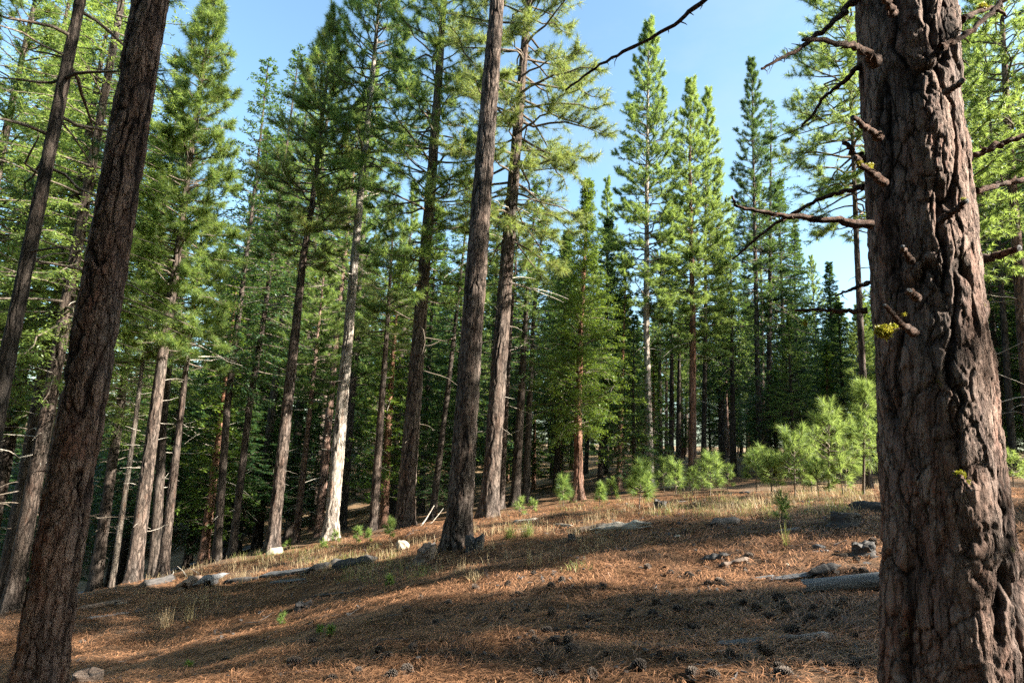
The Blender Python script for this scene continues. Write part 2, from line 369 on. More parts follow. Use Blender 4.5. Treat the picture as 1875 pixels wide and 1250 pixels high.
# ------------------------------------------------------------------ tree builders (local coordinates, base at the origin)
def bark_rel(u, z, circ, seed, fine=True):
    """u in 0..1 round the trunk, z metres: displacement (m), crack and plate attributes"""
    w = circ*u                                               # metres round the trunk
    def pf(fx, fz, sd, oc=3):                                # periodic noise, fx and fz cells per metre
        per = max(2, int(round(circ*fx))); return fbm(u*per, z*fz, sd, oc, per)
    warp = (pf(5, 4, seed+1)-.5)
    # long irregular furrows that part and meet
    per = max(4, int(round(circ*9.0)))
    n = fbm(u*per+warp*1.3, z*1.7+warp*.8, seed+2, 2, None)
    seam = np.minimum(u, 1-u)*per
    n = n+(0.5-n)*np.exp(-seam*4)
    fur = 1-np.abs(2*n-1)*4.2; fur = np.clip(fur, 0, 1)**1.3
    fur = fur*sstep(.30, .55, pf(3.5, 1.2, seed+40, 2))*.9+fur*.1
    # plates of layered flakes
    p1 = max(6, int(round(circ/.062)))
    wz = z/.135+(pf(9, 6, seed+4)-.5)*1.6
    wu = u*p1+(pf(8, 7, seed+6)-.5)*1.5*np.clip(seam, 0, 1)
    f1, f2, cid = worley(wu, wz, seed, p1)
    e = f2-f1; gap = (1-sstep(.0, .16, e))*sstep(.25, .6, pf(11, 6, seed+8))
    t = pf(13, 6.5, seed+12, 4)+.25*(cid-.5)
    st = t*11; lay = (np.floor(st)+sstep(.35, .65, st-np.floor(st)))/11
    t2 = pf(30, 15, seed+14, 3); s2 = t2*9; lay2 = (np.floor(s2)+sstep(.38, .62, s2-np.floor(s2)))/9
    edge = 1-sstep(0, .3, np.abs((st-np.floor(st))-.5))
    d = -fur*.034-gap*.009+(lay-.5)*.017+(lay2-.5)*.012+(cid-.5)*.006
    if fine: d = d+(pf(75, 50, seed+50)-.5)*.008+(pf(3, 1.5, seed+60, 2)-.5)*.014
    return d, np.clip(fur*.85+gap*.6+edge*.15, 0, 1), np.clip(.35*cid+(t-.4)*1.6+(t2-.5)*1.2+.1, 0, 1)
def trunk_mesh(name, m, path, r0, Hh, zmax=None, sides=48, dz=.05, seed=1, depth=1.0, flare=.45, flare_h=.30, stubs=0, taper=.9, dead_mat=M_DEAD, stub_rng=None, stubz=(1.5, 6), stubl=(.1, .45), dead_limbs=0, dlz=None, z_hi=None):
    """path(z) -> (x,y) centre line; radius from r0 at 1 m"""
    zmax = zmax or Hh
    z = [-.5]
    while z[-1] < zmax:
        z.append(z[-1] + (dz if (z_hi is None or z[-1] < z_hi) else dz*6))
    z = np.array(z); z[-1] = zmax
    u = np.arange(sides)/sides
    U, Z = np.meshgrid(u, z)
    def rad(zz): return r0*(np.maximum(0.012, 1-taper*np.clip(zz/Hh, 0, 1)**1.1) + flare*np.exp(-np.clip(zz, -.5, 99)/flare_h)*.8)
    rb = rad(Z)
    lob = 1 + .16*np.exp(-np.clip(Z, 0, 9)/.35)*np.sin(U*2*np.pi*5+seed) + .035*np.sin(U*2*np.pi*2+Z*.7+seed)
    d, cr, pl = bark_rel(U, Z, 2*np.pi*r0, seed, sides > 40)
    amp = depth*np.clip(rb/.25, .15, 1.15)
    rr = rb*lob + d*amp
    cx, cyy = path(Z)
    V = np.stack([cx+rr*np.cos(U*2*np.pi), cyy+rr*np.sin(U*2*np.pi), Z], -1).reshape(-1, 3)
    parts = [(V, grid_faces(sides, len(z), True), 0, True)]
    crk, plt = [cr.ravel()], [pl.ravel()]
    rng = stub_rng or np.random.default_rng(seed)
    nst = stubs + dead_limbs
    if nst:
        zz = np.r_[rng.uniform(stubz[0], stubz[1], stubs), rng.uniform(*(dlz or (3, 8)), dead_limbs)]
        az = rng.uniform(0, 2*np.pi, nst)
        L = np.r_[rng.uniform(stubl[0], stubl[1], stubs), rng.uniform(.5, 1.6, dead_limbs)]
        k = np.linspace(0, 1, 6); x0, y0 = path(zz); rs = rad(zz)*.85
        el = rng.uniform(-.3, .45, nst); cur = rng.uniform(-.5, .35, nst)
        rr_ = rs[:, None] + L[:, None]*k
        wig = np.cumsum(rng.normal(0, .045, (nst, 6)), 1)*L[:, None]
        P = np.stack([x0[:, None]+rr_*np.cos(az)[:, None]-wig*np.sin(az)[:, None], y0[:, None]+rr_*np.sin(az)[:, None]+wig*np.cos(az)[:, None],
                      zz[:, None]+L[:, None]*(k*el[:, None]+k**2*cur[:, None])+wig*.5], -1)
        Rr = (.006+.007*L)[:, None]*(1-.75*k)
        v, f = tubes(P, Rr, 5); parts.append((v, f, 1, True)); crk.append(np.zeros(len(v))); plt.append(np.full(len(v), .5))
    return make_mesh(name, parts, [m, dead_mat], {'crack': np.concatenate(crk), 'plate': np.concatenate(plt)})

def pine_crown(rng, path, z0, z1, rad, nl, mats, needle=.17, nw=.007, nn=34, prof='tall', bl=7, tuft=3, trunk_r=.1, zclip=None, sparse=0.0, up0=-.1, up1=.8, spread=.62, ax=.62):
    h = np.sort((np.arange(nl)+rng.uniform(0, 1, nl))/nl)
    if prof == 'tall': pr = (1-h)**.65*(.55+.45*np.minimum(1, h/.25))
    elif prof == 'cone': pr = (1-h)**.9*(.75+.25*np.minimum(1, h/.1))
    else: pr = np.sqrt(np.maximum(0, 1-(2*h-.75)**2*.6))*(1-h)**.35
    L = np.maximum(min(.22, rad*.5), rad*pr*rng.uniform(.65, 1.15, nl))
    z = z0+(z1-z0)*h
    if zclip: k_ = z < zclip; h, L, z = h[k_], L[k_], z[k_]; nl = len(h)
    az = np.arange(nl)*2.39996+rng.uniform(-.5, .5, nl)
    e = up0+(up1-up0)*h+rng.normal(0, .12, nl); cur = rng.uniform(.0, .35, nl)-.25*(1-h)
    n = 7; k = np.linspace(0, 1, n)
    cx, cyy = path(z)
    wig = np.cumsum(rng.normal(0, .045, (nl, n)), 1)*L[:, None]; wig[:, 0] = 0
    wz = np.cumsum(rng.normal(0, .03, (nl, n)), 1)*L[:, None]
    rr_ = L[:, None]*k*np.cos(e)[:, None]
    ca, sa = np.cos(az)[:, None], np.sin(az)[:, None]
    P = np.stack([cx[:, None]+rr_*ca-wig*sa, cyy[:, None]+rr_*sa+wig*ca, z[:, None]+L[:, None]*(k*np.sin(e)[:, None]+k**2*cur[:, None])+wz], -1)
    Rr = (.008+.013*L)[:, None]*(1-.8*k)
    v1, f1 = tubes(P, Rr, 5)
    # branchlets
    nb = np.maximum(min(2, bl), np.round(bl*np.clip(L/rad, .3, 1.1))).astype(int)
    li = np.repeat(np.arange(nl), nb); B = len(li)
    sb = rng.uniform(.28, 1, B)**.85; q = sb*(n-1); i0 = np.minimum(q.astype(int), n-2); fr = (q-i0)[:, None]
    O = P[li, i0]*(1-fr)+P[li, i0+1]*fr
    T = nrm(P[li, i0+1]-P[li, i0])
    sgn = np.where(rng.random(B) < .5, -1, 1)*rng.uniform(.5, 1.2, B)
    c_, s_ = np.cos(sgn), np.sin(sgn)
    D = np.stack([T[:, 0]*c_-T[:, 1]*s_, T[:, 0]*s_+T[:, 1]*c_, T[:, 2]+rng.uniform(-.1, .55, B)], -1); D = nrm(D)
    bL = (min(.14, rad*.3)+.34*L[li]*(1.2-sb))*rng.uniform(.6, 1.1, B)
    kb = np.linspace(0, 1, 4)
    PB = O[:, None]+D[:, None]*(bL[:, None]*kb)[..., None]; PB[..., 2] += (bL[:, None]*kb**2*.22)
    v2, f2 = tubes(PB, (.004+.006*bL)[:, None]*(1-.6*kb), 4)
    # tufts
    ts = np.linspace(1, .35, tuft)
    C = [P[:, -1]]; AX = [nrm(P[:, -1]-P[:, -2])]
    for tt in ts:
        keep = rng.random(B) > sparse
        C.append((O+D*(bL*tt)[:, None]+np.array([0, 0, 1])*(bL*tt**2*.22)[:, None])[keep]); AX.append(nrm(D+rng.normal(0, .25, D.shape)+[0, 0, .25])[keep])
    zt = np.array([[*[float(a) for a in path(np.array([z1]))], z1]])
    if not zclip: C.append(zt); AX.append(np.array([[0, 0, 1.0]]))
    C = np.concatenate(C); AX = np.concatenate(AX)
    v3, f3 = needles(rng, C, AX, needle, nw, nn, spread, ax)
    return [(v1, f1, 1, True), (v2, f2, 1, True), (v3, f3, 0, False)]
def needles(rng, C, AX, L, w, nn, spread=.62, ax=.62):
    T = len(C)
    D = nrm(AX[:, None]*ax+rng.normal(0, spread, (T, nn, 3)))
    O = C[:, None]-AX[:, None]*(rng.random((T, nn, 1))*L*.6)
    ll = L*rng.uniform(.75, 1.1, (T, nn, 1))*rng.uniform(.75, 1.15, (T, 1, 1))
    S = nrm(np.cross(D, rng.normal(0, 1, D.shape)))*w*.5
    tip = O+D*ll; tip[..., 2] -= .12*ll[..., 0]
    V = np.stack([O+S, O-S, tip], 2).reshape(-1, 3)
    return V, np.arange(len(V)).reshape(-1, 3)
def spray_crown(rng, path, z0, z1, rad, nl, kind='fir', bl=13, nb=6, leaf=.12, lw=.045, zclip=None, topexp=.85, e0=None, low=.5):
    h = np.sort((np.arange(nl)+rng.uniform(0, 1, nl))/nl)**.95
    pr = (1-h)**topexp*(low+(1-low)*np.minimum(1, h/.12))
    L = np.maximum(.18, rad*pr*rng.uniform(.45 if kind == 'cedar' else .6, 1.2, nl)); z = z0+(z1-z0)*h
    if zclip: k_ = z < zclip; h, L, z = h[k_], L[k_], z[k_]; nl = len(h)
    az = np.arange(nl)*2.39996+rng.uniform(-.6, .6, nl)
    n = 6; k = np.linspace(0, 1, n)
    if kind == 'fir': e = -.22+.75*h+rng.normal(0, .1, nl); cur = rng.uniform(-.25, .12, nl)
    else: e = .30+.6*h+rng.normal(0, .15, nl); cur = rng.uniform(-.55, -.1, nl)
    if e0 is not None: e = e+e0
    cx, cyy = path(z); ca, sa = np.cos(az)[:, None], np.sin(az)[:, None]
    rr_ = L[:, None]*k*np.cos(e)[:, None]; wig = np.cumsum(rng.normal(0, .03, (nl, n)), 1)*L[:, None]
    P = np.stack([cx[:, None]+rr_*ca-wig*sa, cyy[:, None]+rr_*sa+wig*ca, z[:, None]+L[:, None]*(k*np.sin(e)[:, None]+k**2*cur[:, None])], -1)
    v1, f1 = tubes(P, (.006+.009*L)[:, None]*(1-.8*k), 4)
    nbr = np.maximum(4, np.round(bl*np.clip(L/rad, .3, 1.2))).astype(int)
    li = np.repeat(np.arange(nl), nbr); B = len(li)
    sb = rng.uniform(.12, 1, B); q = sb*(n-1); i0 = np.minimum(q.astype(int), n-2); fr = (q-i0)[:, None]
    O = P[li, i0]*(1-fr)+P[li, i0+1]*fr; T = nrm(P[li, i0+1]-P[li, i0])
    sgn = np.where(rng.random(B) < .5, -1, 1)*rng.uniform(.55, 1.15, B); c_, s_ = np.cos(sgn), np.sin(sgn)
    dz = rng.uniform(-.35, .1, B) if kind == 'fir' else rng.uniform(-.5, .5, B)
    D = nrm(np.stack([T[:, 0]*c_-T[:, 1]*s_, T[:, 0]*s_+T[:, 1]*c_, T[:, 2]+dz], -1))
    bL = (.12+.36*L[li]*(1.15-sb))*rng.uniform(.6, 1.15, B)
    # leaf blades along each branchlet
    tt = (np.arange(nb)+.5)/nb
    PO = O[:, None]+D[:, None]*(bL[:, None]*tt)[..., None]; PO[..., 2] -= (.15*bL[:, None]*tt**2)
    DD = np.broadcast_to(D[:, None], PO.shape)
    side = nrm(np.cross(DD, [0, 0, 1.0]))
    out_v = []
    for sg in (-1, 1):
        a = rng.uniform(.3, 1.2, PO.shape[:2])[..., None]
        jit = .35 if kind == 'fir' else .55
        dl = nrm(DD*np.cos(a)+side*np.sin(a)*sg+rng.normal(0, jit, PO.shape))
        nn_ = nrm(np.cross(dl, nrm(np.array([0, 0, 1.0])+rng.normal(0, .5, PO.shape))))
        l = leaf*rng.uniform(.6, 1.25, PO.shape[:2])[..., None]; w = lw*rng.uniform(.6, 1.2, PO.shape[:2])[..., None]
        b = PO+rng.normal(0, .02, PO.shape)
        out_v.append(np.stack([b, b+dl*l*.5+nn_*w*.5, b+dl*l, b+dl*l*.45-nn_*w*.5], 2).reshape(-1, 4, 3))
    V = np.concatenate(out_v).reshape(-1, 3)
    F = np.arange(len(V)).reshape(-1, 4)
    return [(v1, f1, 1, True), (V, F, 0, False)]

def straight(z): z = np.asarray(z, float); return z*0, z*0
def tree_root(name, loc, label, cat, group=None):
    o = bpy.data.objects.new(name, None); COL.objects.link(o); o.location = [float(v) for v in loc]; o.empty_display_size = .3
    o['label'] = label; o['category'] = cat
    if group: o['group'] = group
    return o

# ------------------------------------------------------------------ key trees, read off the photograph
KEY = []     # (screen x at eye level, short description) used to describe the trees behind
def key_tree(name, Y, pts, wpx, crown, label, bark, leaf=None, top=None, Hh=None, sides=32, dz=.08, seed=1, short=None, wref=1.0, taper=.88, zmax_frame=True, cat='pine tree', rootz=None, **kw):
    """pts: photo pixels down the trunk's centre, base first; wpx: trunk width in photo pixels about a metre up"""
    rng = np.random.default_rng(seed*77+5)
    W3 = np.array([at(px, py, Y) for px, py in pts])
    bx = W3[0, 0]; gz = H(bx, Y)
    if rootz is not None: gz = rootz
    zz = W3[:, 2]-gz; xx = W3[:, 0]-bx
    if top is not None: Hh = at(top[0], top[1], Y)[2]-gz; zz = np.r_[zz, Hh]; xx = np.r_[xx, at(top[0], top[1], Y)[0]-bx]
    zz[0] = 0
    # straight least squares line blended with the read points
    a, b = np.polyfit(zz, xx, 1)
    sl = (xx[-1]-xx[-2])/(zz[-1]-zz[-2]+1e-6)
    def path(z):
        z = np.asarray(z, float)
        x = np.interp(z, zz, xx)
        x = np.where(z > zz[-1], xx[-1]+(z-zz[-1])*a, x)
        lin = a*z+b
        return x*.6+lin*.4, z*0
    r = wpx/FPX*Y*.5*Y/math.hypot(Y, bx)*1.02
    root = tree_root(name, (bx, Y, gz), label, cat, kw.get('group'))
    tm = trunk_mesh('trunk', bark, path, r, Hh, sides=sides, dz=dz, seed=seed, taper=taper, depth=kw.get('depth', 1), flare=kw.get('flare', .55), flare_h=kw.get('flare_h', .24),
                    stubs=kw.get('stubs', 0), stubz=kw.get('stubz', (1.5, 7)), dead_limbs=kw.get('dl', 0), dlz=kw.get('dlz'), z_hi=kw.get('z_hi'), dead_mat=kw.get('dead_mat', M_DEAD), stubl=kw.get('stubl', (.1, .45)))
    link('trunk', tm, root)
    if crown:
        ck = dict(crown); kind = ck.pop('kind', 'pine'); cy0 = ck.pop('y0', None); z0 = ck.pop('z0', None)
        if z0 is None: z0 = at(pts[0][0], cy0, Y)[2]-gz
        z1 = ck.pop('z1', Hh); rad = ck.pop('rad'); nl = ck.pop('nl')
        if kind == 'pine': parts = pine_crown(rng, path, z0, z1, rad, nl, None, **ck)
        else: parts = spray_crown(rng, path, z0, z1, rad, nl, kind, **ck)
        link('crown', make_mesh('crown', parts, [leaf or L_PINE, M_TWIG]), root)
    KEY.append((project((bx+path(2.)[0], Y, gz+2))[0], short or label, Y))
    return root, path, gz

# the big ponderosa on the right edge
BIGP = [(1750, 1330), (1738, 1000), (1718, 800), (1698, 560), (1655, 0)]
big, bpath, bgz = key_tree('ponderosa_pine', 3.0, BIGP, 226, dict(z0=9.5, rad=3.6, nl=60, nn=26, nw=.012), 'massive ponderosa trunk with broken branch stubs filling the right edge of the clearing',
    M_BIG, Hh=30, sides=420, dz=.012, z_hi=5.2, seed=11, short='the massive right-hand trunk', depth=.9, flare=.50, flare_h=.85, taper=.8)
# left foreground pines
key_tree('ponderosa_pine', 4.6, [(62, 1275), (150, 760), (272, 20)], 92, dict(z0=8.5, rad=2.6, nl=55, nn=26, nw=.012), 'reddish scaly pine trunk leaning right in the left foreground, standing in the needle litter',
    M_RED, Hh=22, sides=260, dz=.016, z_hi=7.5, seed=23, short='the near left leaning trunk', depth=1.25, flare=.35, stubs=16, stubz=(1.2, 7.5), stubl=(.03, .14), dead_mat=M_BR)
key_tree('ponderosa_pine', 6.6, [(-105, 1250), (20, 625), (147, 0)], 42, dict(y0=330, rad=1.9, nl=40, nn=30, nw=.007, sparse=.2, up0=-.3), 'slim dark trunk crossing the upper left corner, far left of all the pines',
    M_FIR, leaf=L_FIR, Hh=16, sides=96, dz=.03, z_hi=9, seed=31, short='the dark far-left trunk', dl=10, dlz=(4.5, 8.5), dead_mat=M_TWIG)  # darker bark on this pine paints its shade into the trunk colour
# behind, left group
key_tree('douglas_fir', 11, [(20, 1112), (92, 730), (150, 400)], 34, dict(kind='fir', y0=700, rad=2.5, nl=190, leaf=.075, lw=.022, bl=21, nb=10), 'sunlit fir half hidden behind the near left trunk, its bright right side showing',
    M_MID, leaf=L_FIRSUN, Hh=17, sides=80, dz=.05, seed=41, cat='fir tree', stubs=16, stubz=(1.5, 4.5), dl=10, dlz=(2.5, 5.5), short='the bright half-hidden fir')
key_tree('young_fir', 14, [(202, 1083), (226, 925), (248, 780), (267, 610)], 11.5, dict(kind='fir', y0=620, rad=1.3, nl=90, bl=9), 'thin pale sunlit stem at the crest edge, leftmost of the stems above the road',
    M_PALE2, leaf=L_FIR, Hh=11.5, sides=28, seed=42, cat='fir tree', stubs=14, stubz=(1, 5), short='the thin pale stem', flare=.2)
key_tree('ponderosa_pine', 13, [(243, 1068), (300, 625), (322, 500), (353, 250), (382, 60)], 27, dict(y0=640, rad=1.5, nl=190, nn=36, nw=.010, bl=15, prof='tall'), 'tall pine with full bright green crown just right of the near left trunk',
    M_MID, top=(392, -45), sides=64, dz=.05, seed=43, stubs=26, stubz=(1, 5.2), short='the full green-crowned pine')
key_tree('ponderosa_pine', 15.5, [(281, 1062), (298, 760), (318, 600)], 20, dict(y0=520, rad=1.6, nl=60, nn=30), 'shaded trunk standing close behind the full green-crowned pine',
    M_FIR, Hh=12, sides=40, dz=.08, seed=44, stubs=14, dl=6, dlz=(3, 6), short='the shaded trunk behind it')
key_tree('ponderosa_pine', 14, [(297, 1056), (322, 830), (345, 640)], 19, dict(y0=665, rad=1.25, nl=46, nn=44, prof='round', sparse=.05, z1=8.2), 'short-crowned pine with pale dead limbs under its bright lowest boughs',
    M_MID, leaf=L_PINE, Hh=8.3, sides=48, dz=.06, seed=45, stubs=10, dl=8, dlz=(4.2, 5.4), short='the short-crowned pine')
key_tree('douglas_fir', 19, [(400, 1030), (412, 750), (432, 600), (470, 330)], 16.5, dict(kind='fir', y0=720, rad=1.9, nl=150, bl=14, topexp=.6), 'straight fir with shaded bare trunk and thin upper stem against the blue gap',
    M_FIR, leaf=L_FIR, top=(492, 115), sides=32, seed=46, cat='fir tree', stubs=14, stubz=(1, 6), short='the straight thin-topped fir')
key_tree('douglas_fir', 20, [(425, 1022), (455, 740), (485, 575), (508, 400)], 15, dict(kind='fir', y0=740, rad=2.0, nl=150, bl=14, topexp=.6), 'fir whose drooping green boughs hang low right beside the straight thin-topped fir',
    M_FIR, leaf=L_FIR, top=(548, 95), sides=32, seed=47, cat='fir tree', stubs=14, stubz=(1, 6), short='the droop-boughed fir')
key_tree('ponderosa_pine', 16, [(500, 1003), (530, 700), (553, 470), (572, 380)], 23.5, dict(y0=480, rad=2.0, nl=120, nn=34, nw=.010, bl=14), 'reddish brown pine trunk sunlit on its right side beside a pale rock',
    M_MID, leaf=L_PINEY, top=(612, 40), sides=52, dz=.05, seed=48, stubs=22, stubz=(1.5, 7), dl=18, dlz=(6, 9.5), short='the reddish brown pine')
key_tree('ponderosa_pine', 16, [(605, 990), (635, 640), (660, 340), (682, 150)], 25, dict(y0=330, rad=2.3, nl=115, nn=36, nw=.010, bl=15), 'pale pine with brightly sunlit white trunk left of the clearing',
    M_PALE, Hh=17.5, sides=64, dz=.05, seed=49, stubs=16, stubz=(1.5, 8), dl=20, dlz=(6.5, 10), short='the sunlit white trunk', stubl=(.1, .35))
key_tree('ponderosa_pine', 18, [(683, 977), (695, 790), (710, 590)], 17, dict(y0=640, rad=1.5, nl=70, nn=30, bl=10), 'thin pine with yellowish crown just right of the white trunk',
    M_MID, leaf=L_PINEY, top=(722, 380), sides=40, seed=50, stubs=12, short='the thin yellow-crowned pine')
key_tree('ponderosa_pine', 14.5, [(740, 963), (766, 620), (791, 330), (812, 10)], 31, dict(y0=560, rad=2.4, nl=150, nn=36, nw=.010, bl=15), 'grey-brown pine with many dark crooked limbs left of the central trunk',
    M_MID, Hh=19, sides=80, dz=.045, seed=51, stubs=14, stubz=(1.5, 5), dl=34, dlz=(3.5, 9.5), short='the many-limbed grey-brown pine', dead_mat=M_TWIG)
key_tree('young_fir', 20, [(790, 952), (820, 720), (838, 560)], 13, dict(kind='fir', y0=640, rad=1.7, nl=80, bl=9), 'slender dark leaning fir trunk between the grey-brown pine and the central trunk',
    M_FIR, top=(862, 330), leaf=L_FIR, sides=24, seed=52, cat='fir tree', short='the slender dark leaning trunk')
key_tree('ponderosa_pine', 10.2, [(838, 998), (868, 540), (890, 250), (911, 0)], 47, dict(z0=10.5, rad=2.4, nl=60, nn=30), 'thick bare pine trunk in the centre, nearest of the middle group, beside a burnt stump',
    M_MID, Hh=21, sides=150, dz=.024, z_hi=10, seed=53, stubs=8, stubz=(4, 9), stubl=(.03, .1), short='the thick central trunk', flare=.38, depth=1.1)
key_tree('ponderosa_pine', 13.8, [(895, 948), (924, 520), (946, 250), (967, 20)], 33, dict(y0=430, rad=2.8, nl=150, nn=40, bl=17, needle=.2, nw=.009, up0=-.4, up1=.6), 'pine with long drooping sunlit boughs just right of the central trunk',
    M_MID, leaf=L_PINEY, Hh=19, sides=80, dz=.045, seed=54, stubs=6, dl=16, dlz=(5, 8), short='the pine with drooping boughs')
key_tree('ponderosa_pine', 19, [(918, 935), (925, 760), (934, 600)], 13, dict(y0=560, rad=1.5, nl=50), 'narrow trunk lit on its edge behind the pine with drooping boughs', M_MID, top=(950, 420), sides=28, seed=55, short='the narrow lit trunk', dl=14, dlz=(2, 5.5))
key_tree('douglas_fir', 20.5, [(944, 926), (955, 700), (962, 560)], 18, dict(kind='fir', y0=690, rad=2.1, nl=110, bl=10), 'dark reddish fir trunk, left one of the close pair left of the cedar', M_FIR, leaf=L_FIR, top=(985, 330), sides=32, seed=56, cat='fir tree', short='the dark pair left of the cedar')
key_tree('douglas_fir', 21.5, [(964, 922), (970, 700), (975, 560)], 14, dict(kind='fir', y0=700, rad=2.0, nl=110, bl=10), 'nearly black fir trunk, right one of the close pair left of the cedar', M_FIR, leaf=L_FIR, top=(1000, 380), sides=32, seed=57, cat='fir tree', short='the black trunk left of the cedar')
key_tree('incense_cedar', 18, [(1062, 917), (1056, 760), (1062, 600)], 17, dict(kind='cedar', y0=800, rad=1.95, nl=330, bl=20, nb=11, leaf=.075, lw=.024, low=.6, topexp=.85), 'dense bright green conical cedar with reddish trunk in the middle of the wood edge',
    M_CED, leaf=L_CED, top=(1078, 335), sides=48, dz=.05, seed=58, cat='cedar tree', short='the dense green cedar', flare=.9)
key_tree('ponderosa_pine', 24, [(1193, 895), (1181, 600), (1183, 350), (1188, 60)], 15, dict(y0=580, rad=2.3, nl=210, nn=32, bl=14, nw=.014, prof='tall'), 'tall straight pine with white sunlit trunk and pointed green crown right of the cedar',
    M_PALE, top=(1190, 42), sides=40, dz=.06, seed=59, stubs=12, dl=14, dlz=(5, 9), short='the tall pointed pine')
key_tree('ponderosa_pine', 24.5, [(1267, 873), (1270, 600), (1262, 300)], 15.5, dict(y0=650, rad=2.1, nl=180, nn=32, bl=14, nw=.014, prof='tall'), 'pine with reddish trunk and bright bunched boughs right of the tall pointed pine',
    M_CED, top=(1265, 150), sides=40, seed=60, stubs=10, dl=6, dlz=(3, 6), short='the red-trunked pine', flare=.3)
key_tree('ponderosa_pine', 26.5, [(1288, 868), (1292, 600), (1292, 300)], 10, dict(y0=620, rad=1.8, nl=150, nn=32, bl=13, nw=.014, prof='tall'), 'second narrow pine crown rising close against the red-trunked pine on its right',
    M_FIR, top=(1296, 170), sides=28, seed=61, short='the narrow twin crown')
key_tree('douglas_fir', 28, [(1229, 862), (1230, 700), (1230, 560)], 11.5, dict(kind='fir', y0=650, rad=1.7, nl=90, bl=9), 'black trunk, left one of the close pair between the two tallest right-hand pines', M_FIR, leaf=L_FIR, top=(1232, 480), sides=24, seed=62, cat='fir tree', short='the black left twin')
key_tree('douglas_fir', 29, [(1242, 862), (1243, 700), (1244, 560)], 10, dict(kind='fir', y0=640, rad=1.6, nl=90, bl=9), 'black trunk, right one of the close pair beside the red-trunked pine', M_FIR, leaf=L_FIR, top=(1246, 500), sides=24, seed=63, cat='fir tree', short='the black right twin')
key_tree('douglas_fir', 27, [(1343, 877), (1341, 700), (1340, 560)], 12, dict(kind='fir', y0=720, rad=2.0, nl=110, bl=10), 'dark fir trunk standing behind the grassy bank between the red-trunked pine and the brown twins', M_FIR, leaf=L_FIR, top=(1336, 430), sides=24, seed=64, cat='fir tree', short='the dark fir by the grassy bank')
key_tree('ponderosa_pine', 29, [(1392, 849), (1385, 600), (1380, 350)], 12, dict(y0=600, rad=2.0, nl=170, nn=32, bl=13, nw=.014, prof='tall'), 'left one of two brown twin trunks, with a narrow pointed crown above', M_MID, leaf=L_FIR, top=(1377, 112), sides=32, seed=65, dl=10, dlz=(3, 9), short='the left brown twin')
key_tree('douglas_fir', 29.5, [(1406, 846), (1409, 600), (1411, 350)], 12, dict(kind='fir', y0=660, rad=2.9, nl=170, bl=12, topexp=.8), 'right one of two brown twin trunks, with a broad layered fir crown', M_MID, leaf=L_FIR, top=(1412, 185), sides=32, seed=66, cat='fir tree', short='the right brown twin')
key_tree('ponderosa_pine', 14.5, [(1592, 905), (1577, 640), (1568, 450), (1560, 200)], 15.5, dict(y0=420, rad=2.4, nl=150, nn=36, bl=15, up0=-.25, prof='tall', nw=.009), 'pine directly behind the left side of the massive trunk, its sunlit boughs showing beside it',
    M_MID, Hh=16, sides=48, seed=67, dl=8, dlz=(4, 6.5), short='the pine behind the massive trunk')
key_tree('ponderosa_pine', 22, [(1852, 812), (1843, 660), (1833, 520)], 16, dict(y0=560, rad=3.2, nl=130, nn=30, bl=12, nw=.012), 'trunk showing beyond the right side of the massive pine, topped by yellow-green boughs', M_FIR, Hh=19, sides=32, seed=68, short='the trunk right of the massive pine')
key_tree('ponderosa_pine', 26, [(1962, 812), (1950, 520)], 16, dict(y0=600, rad=3.4, nl=130, nn=30, bl=12, nw=.012), 'pale green pine crown filling the upper right corner', M_MID, leaf=L_PINEY, Hh=22, sides=24, seed=69, short='the upper right corner pine')

# ------------------------------------------------------------------ broken branches of the big pine
def branch(pix, Y0, Y1, w0, w1, lab=None, mt=None, twigs=0, seed=0, name='dead_branch', sides=9):
    """pix: photo pixels from trunk outwards; w0,w1 widths in photo pixels"""
    rng = np.random.default_rng(900+seed)
    n0 = len(pix); t = np.linspace(0, 1, n0); k = np.linspace(0, 1, 5*n0+3)
    px = np.interp(k, t, [p[0] for p in pix]); py = np.interp(k, t, [p[1] for p in pix])
    ker = np.array([1, 2, 1])/4
    for _ in range(3):
        px[1:-1] = np.convolve(px, ker, 'valid'); py[1:-1] = np.convolve(py, ker, 'valid')
    Y = Y0+(Y1-Y0)*k
    P = np.array([at(a, b, c) for a, b, c in zip(px, py, Y)])
    w = (w0+(w1-w0)*k**.8)*(1+.35*np.exp(-k*14))/FPX*Y*.5
    if mt is None: mt = M_BR
    wob = rng.normal(0, 1, P.shape)*w[:, None]*.34; wob[0] = 0
    P = P+wob; w = w*(1+rng.normal(0, .09, len(w)))
    parts = [tubes(P[None], w[None], sides)+(0, True)]
    # broken end
    parts.append(tubes(np.array([[P[-1], P[-1]+(P[-1]-P[-2])*.15]]), np.array([[w[-1], w[-1]*.25]]), sides)+(1, False))
    for i in range(twigs):
        j = rng.integers(len(k)//3, len(k)-1)
        d = nrm(rng.normal(0, 1, 3)*[1, .4, .8]+[0, 0, -.3])*rng.uniform(.025, .07)
        q = P[j]; pp = np.array([q, q+d*.5+rng.normal(0, .004, 3), q+d])
        parts.append(tubes(pp[None], np.array([[w[j]*.4, w[j]*.25, w[j]*.12]]), 5)+(0, True))
    base = big.location
    parts = [(v-np.array(base), f, m, s_) for v, f, m, s_ in parts]
    o = link(name, make_mesh(name, parts, [mt, W_GREY]), big)
    if lab: o['label'] = lab
    return o, P, w
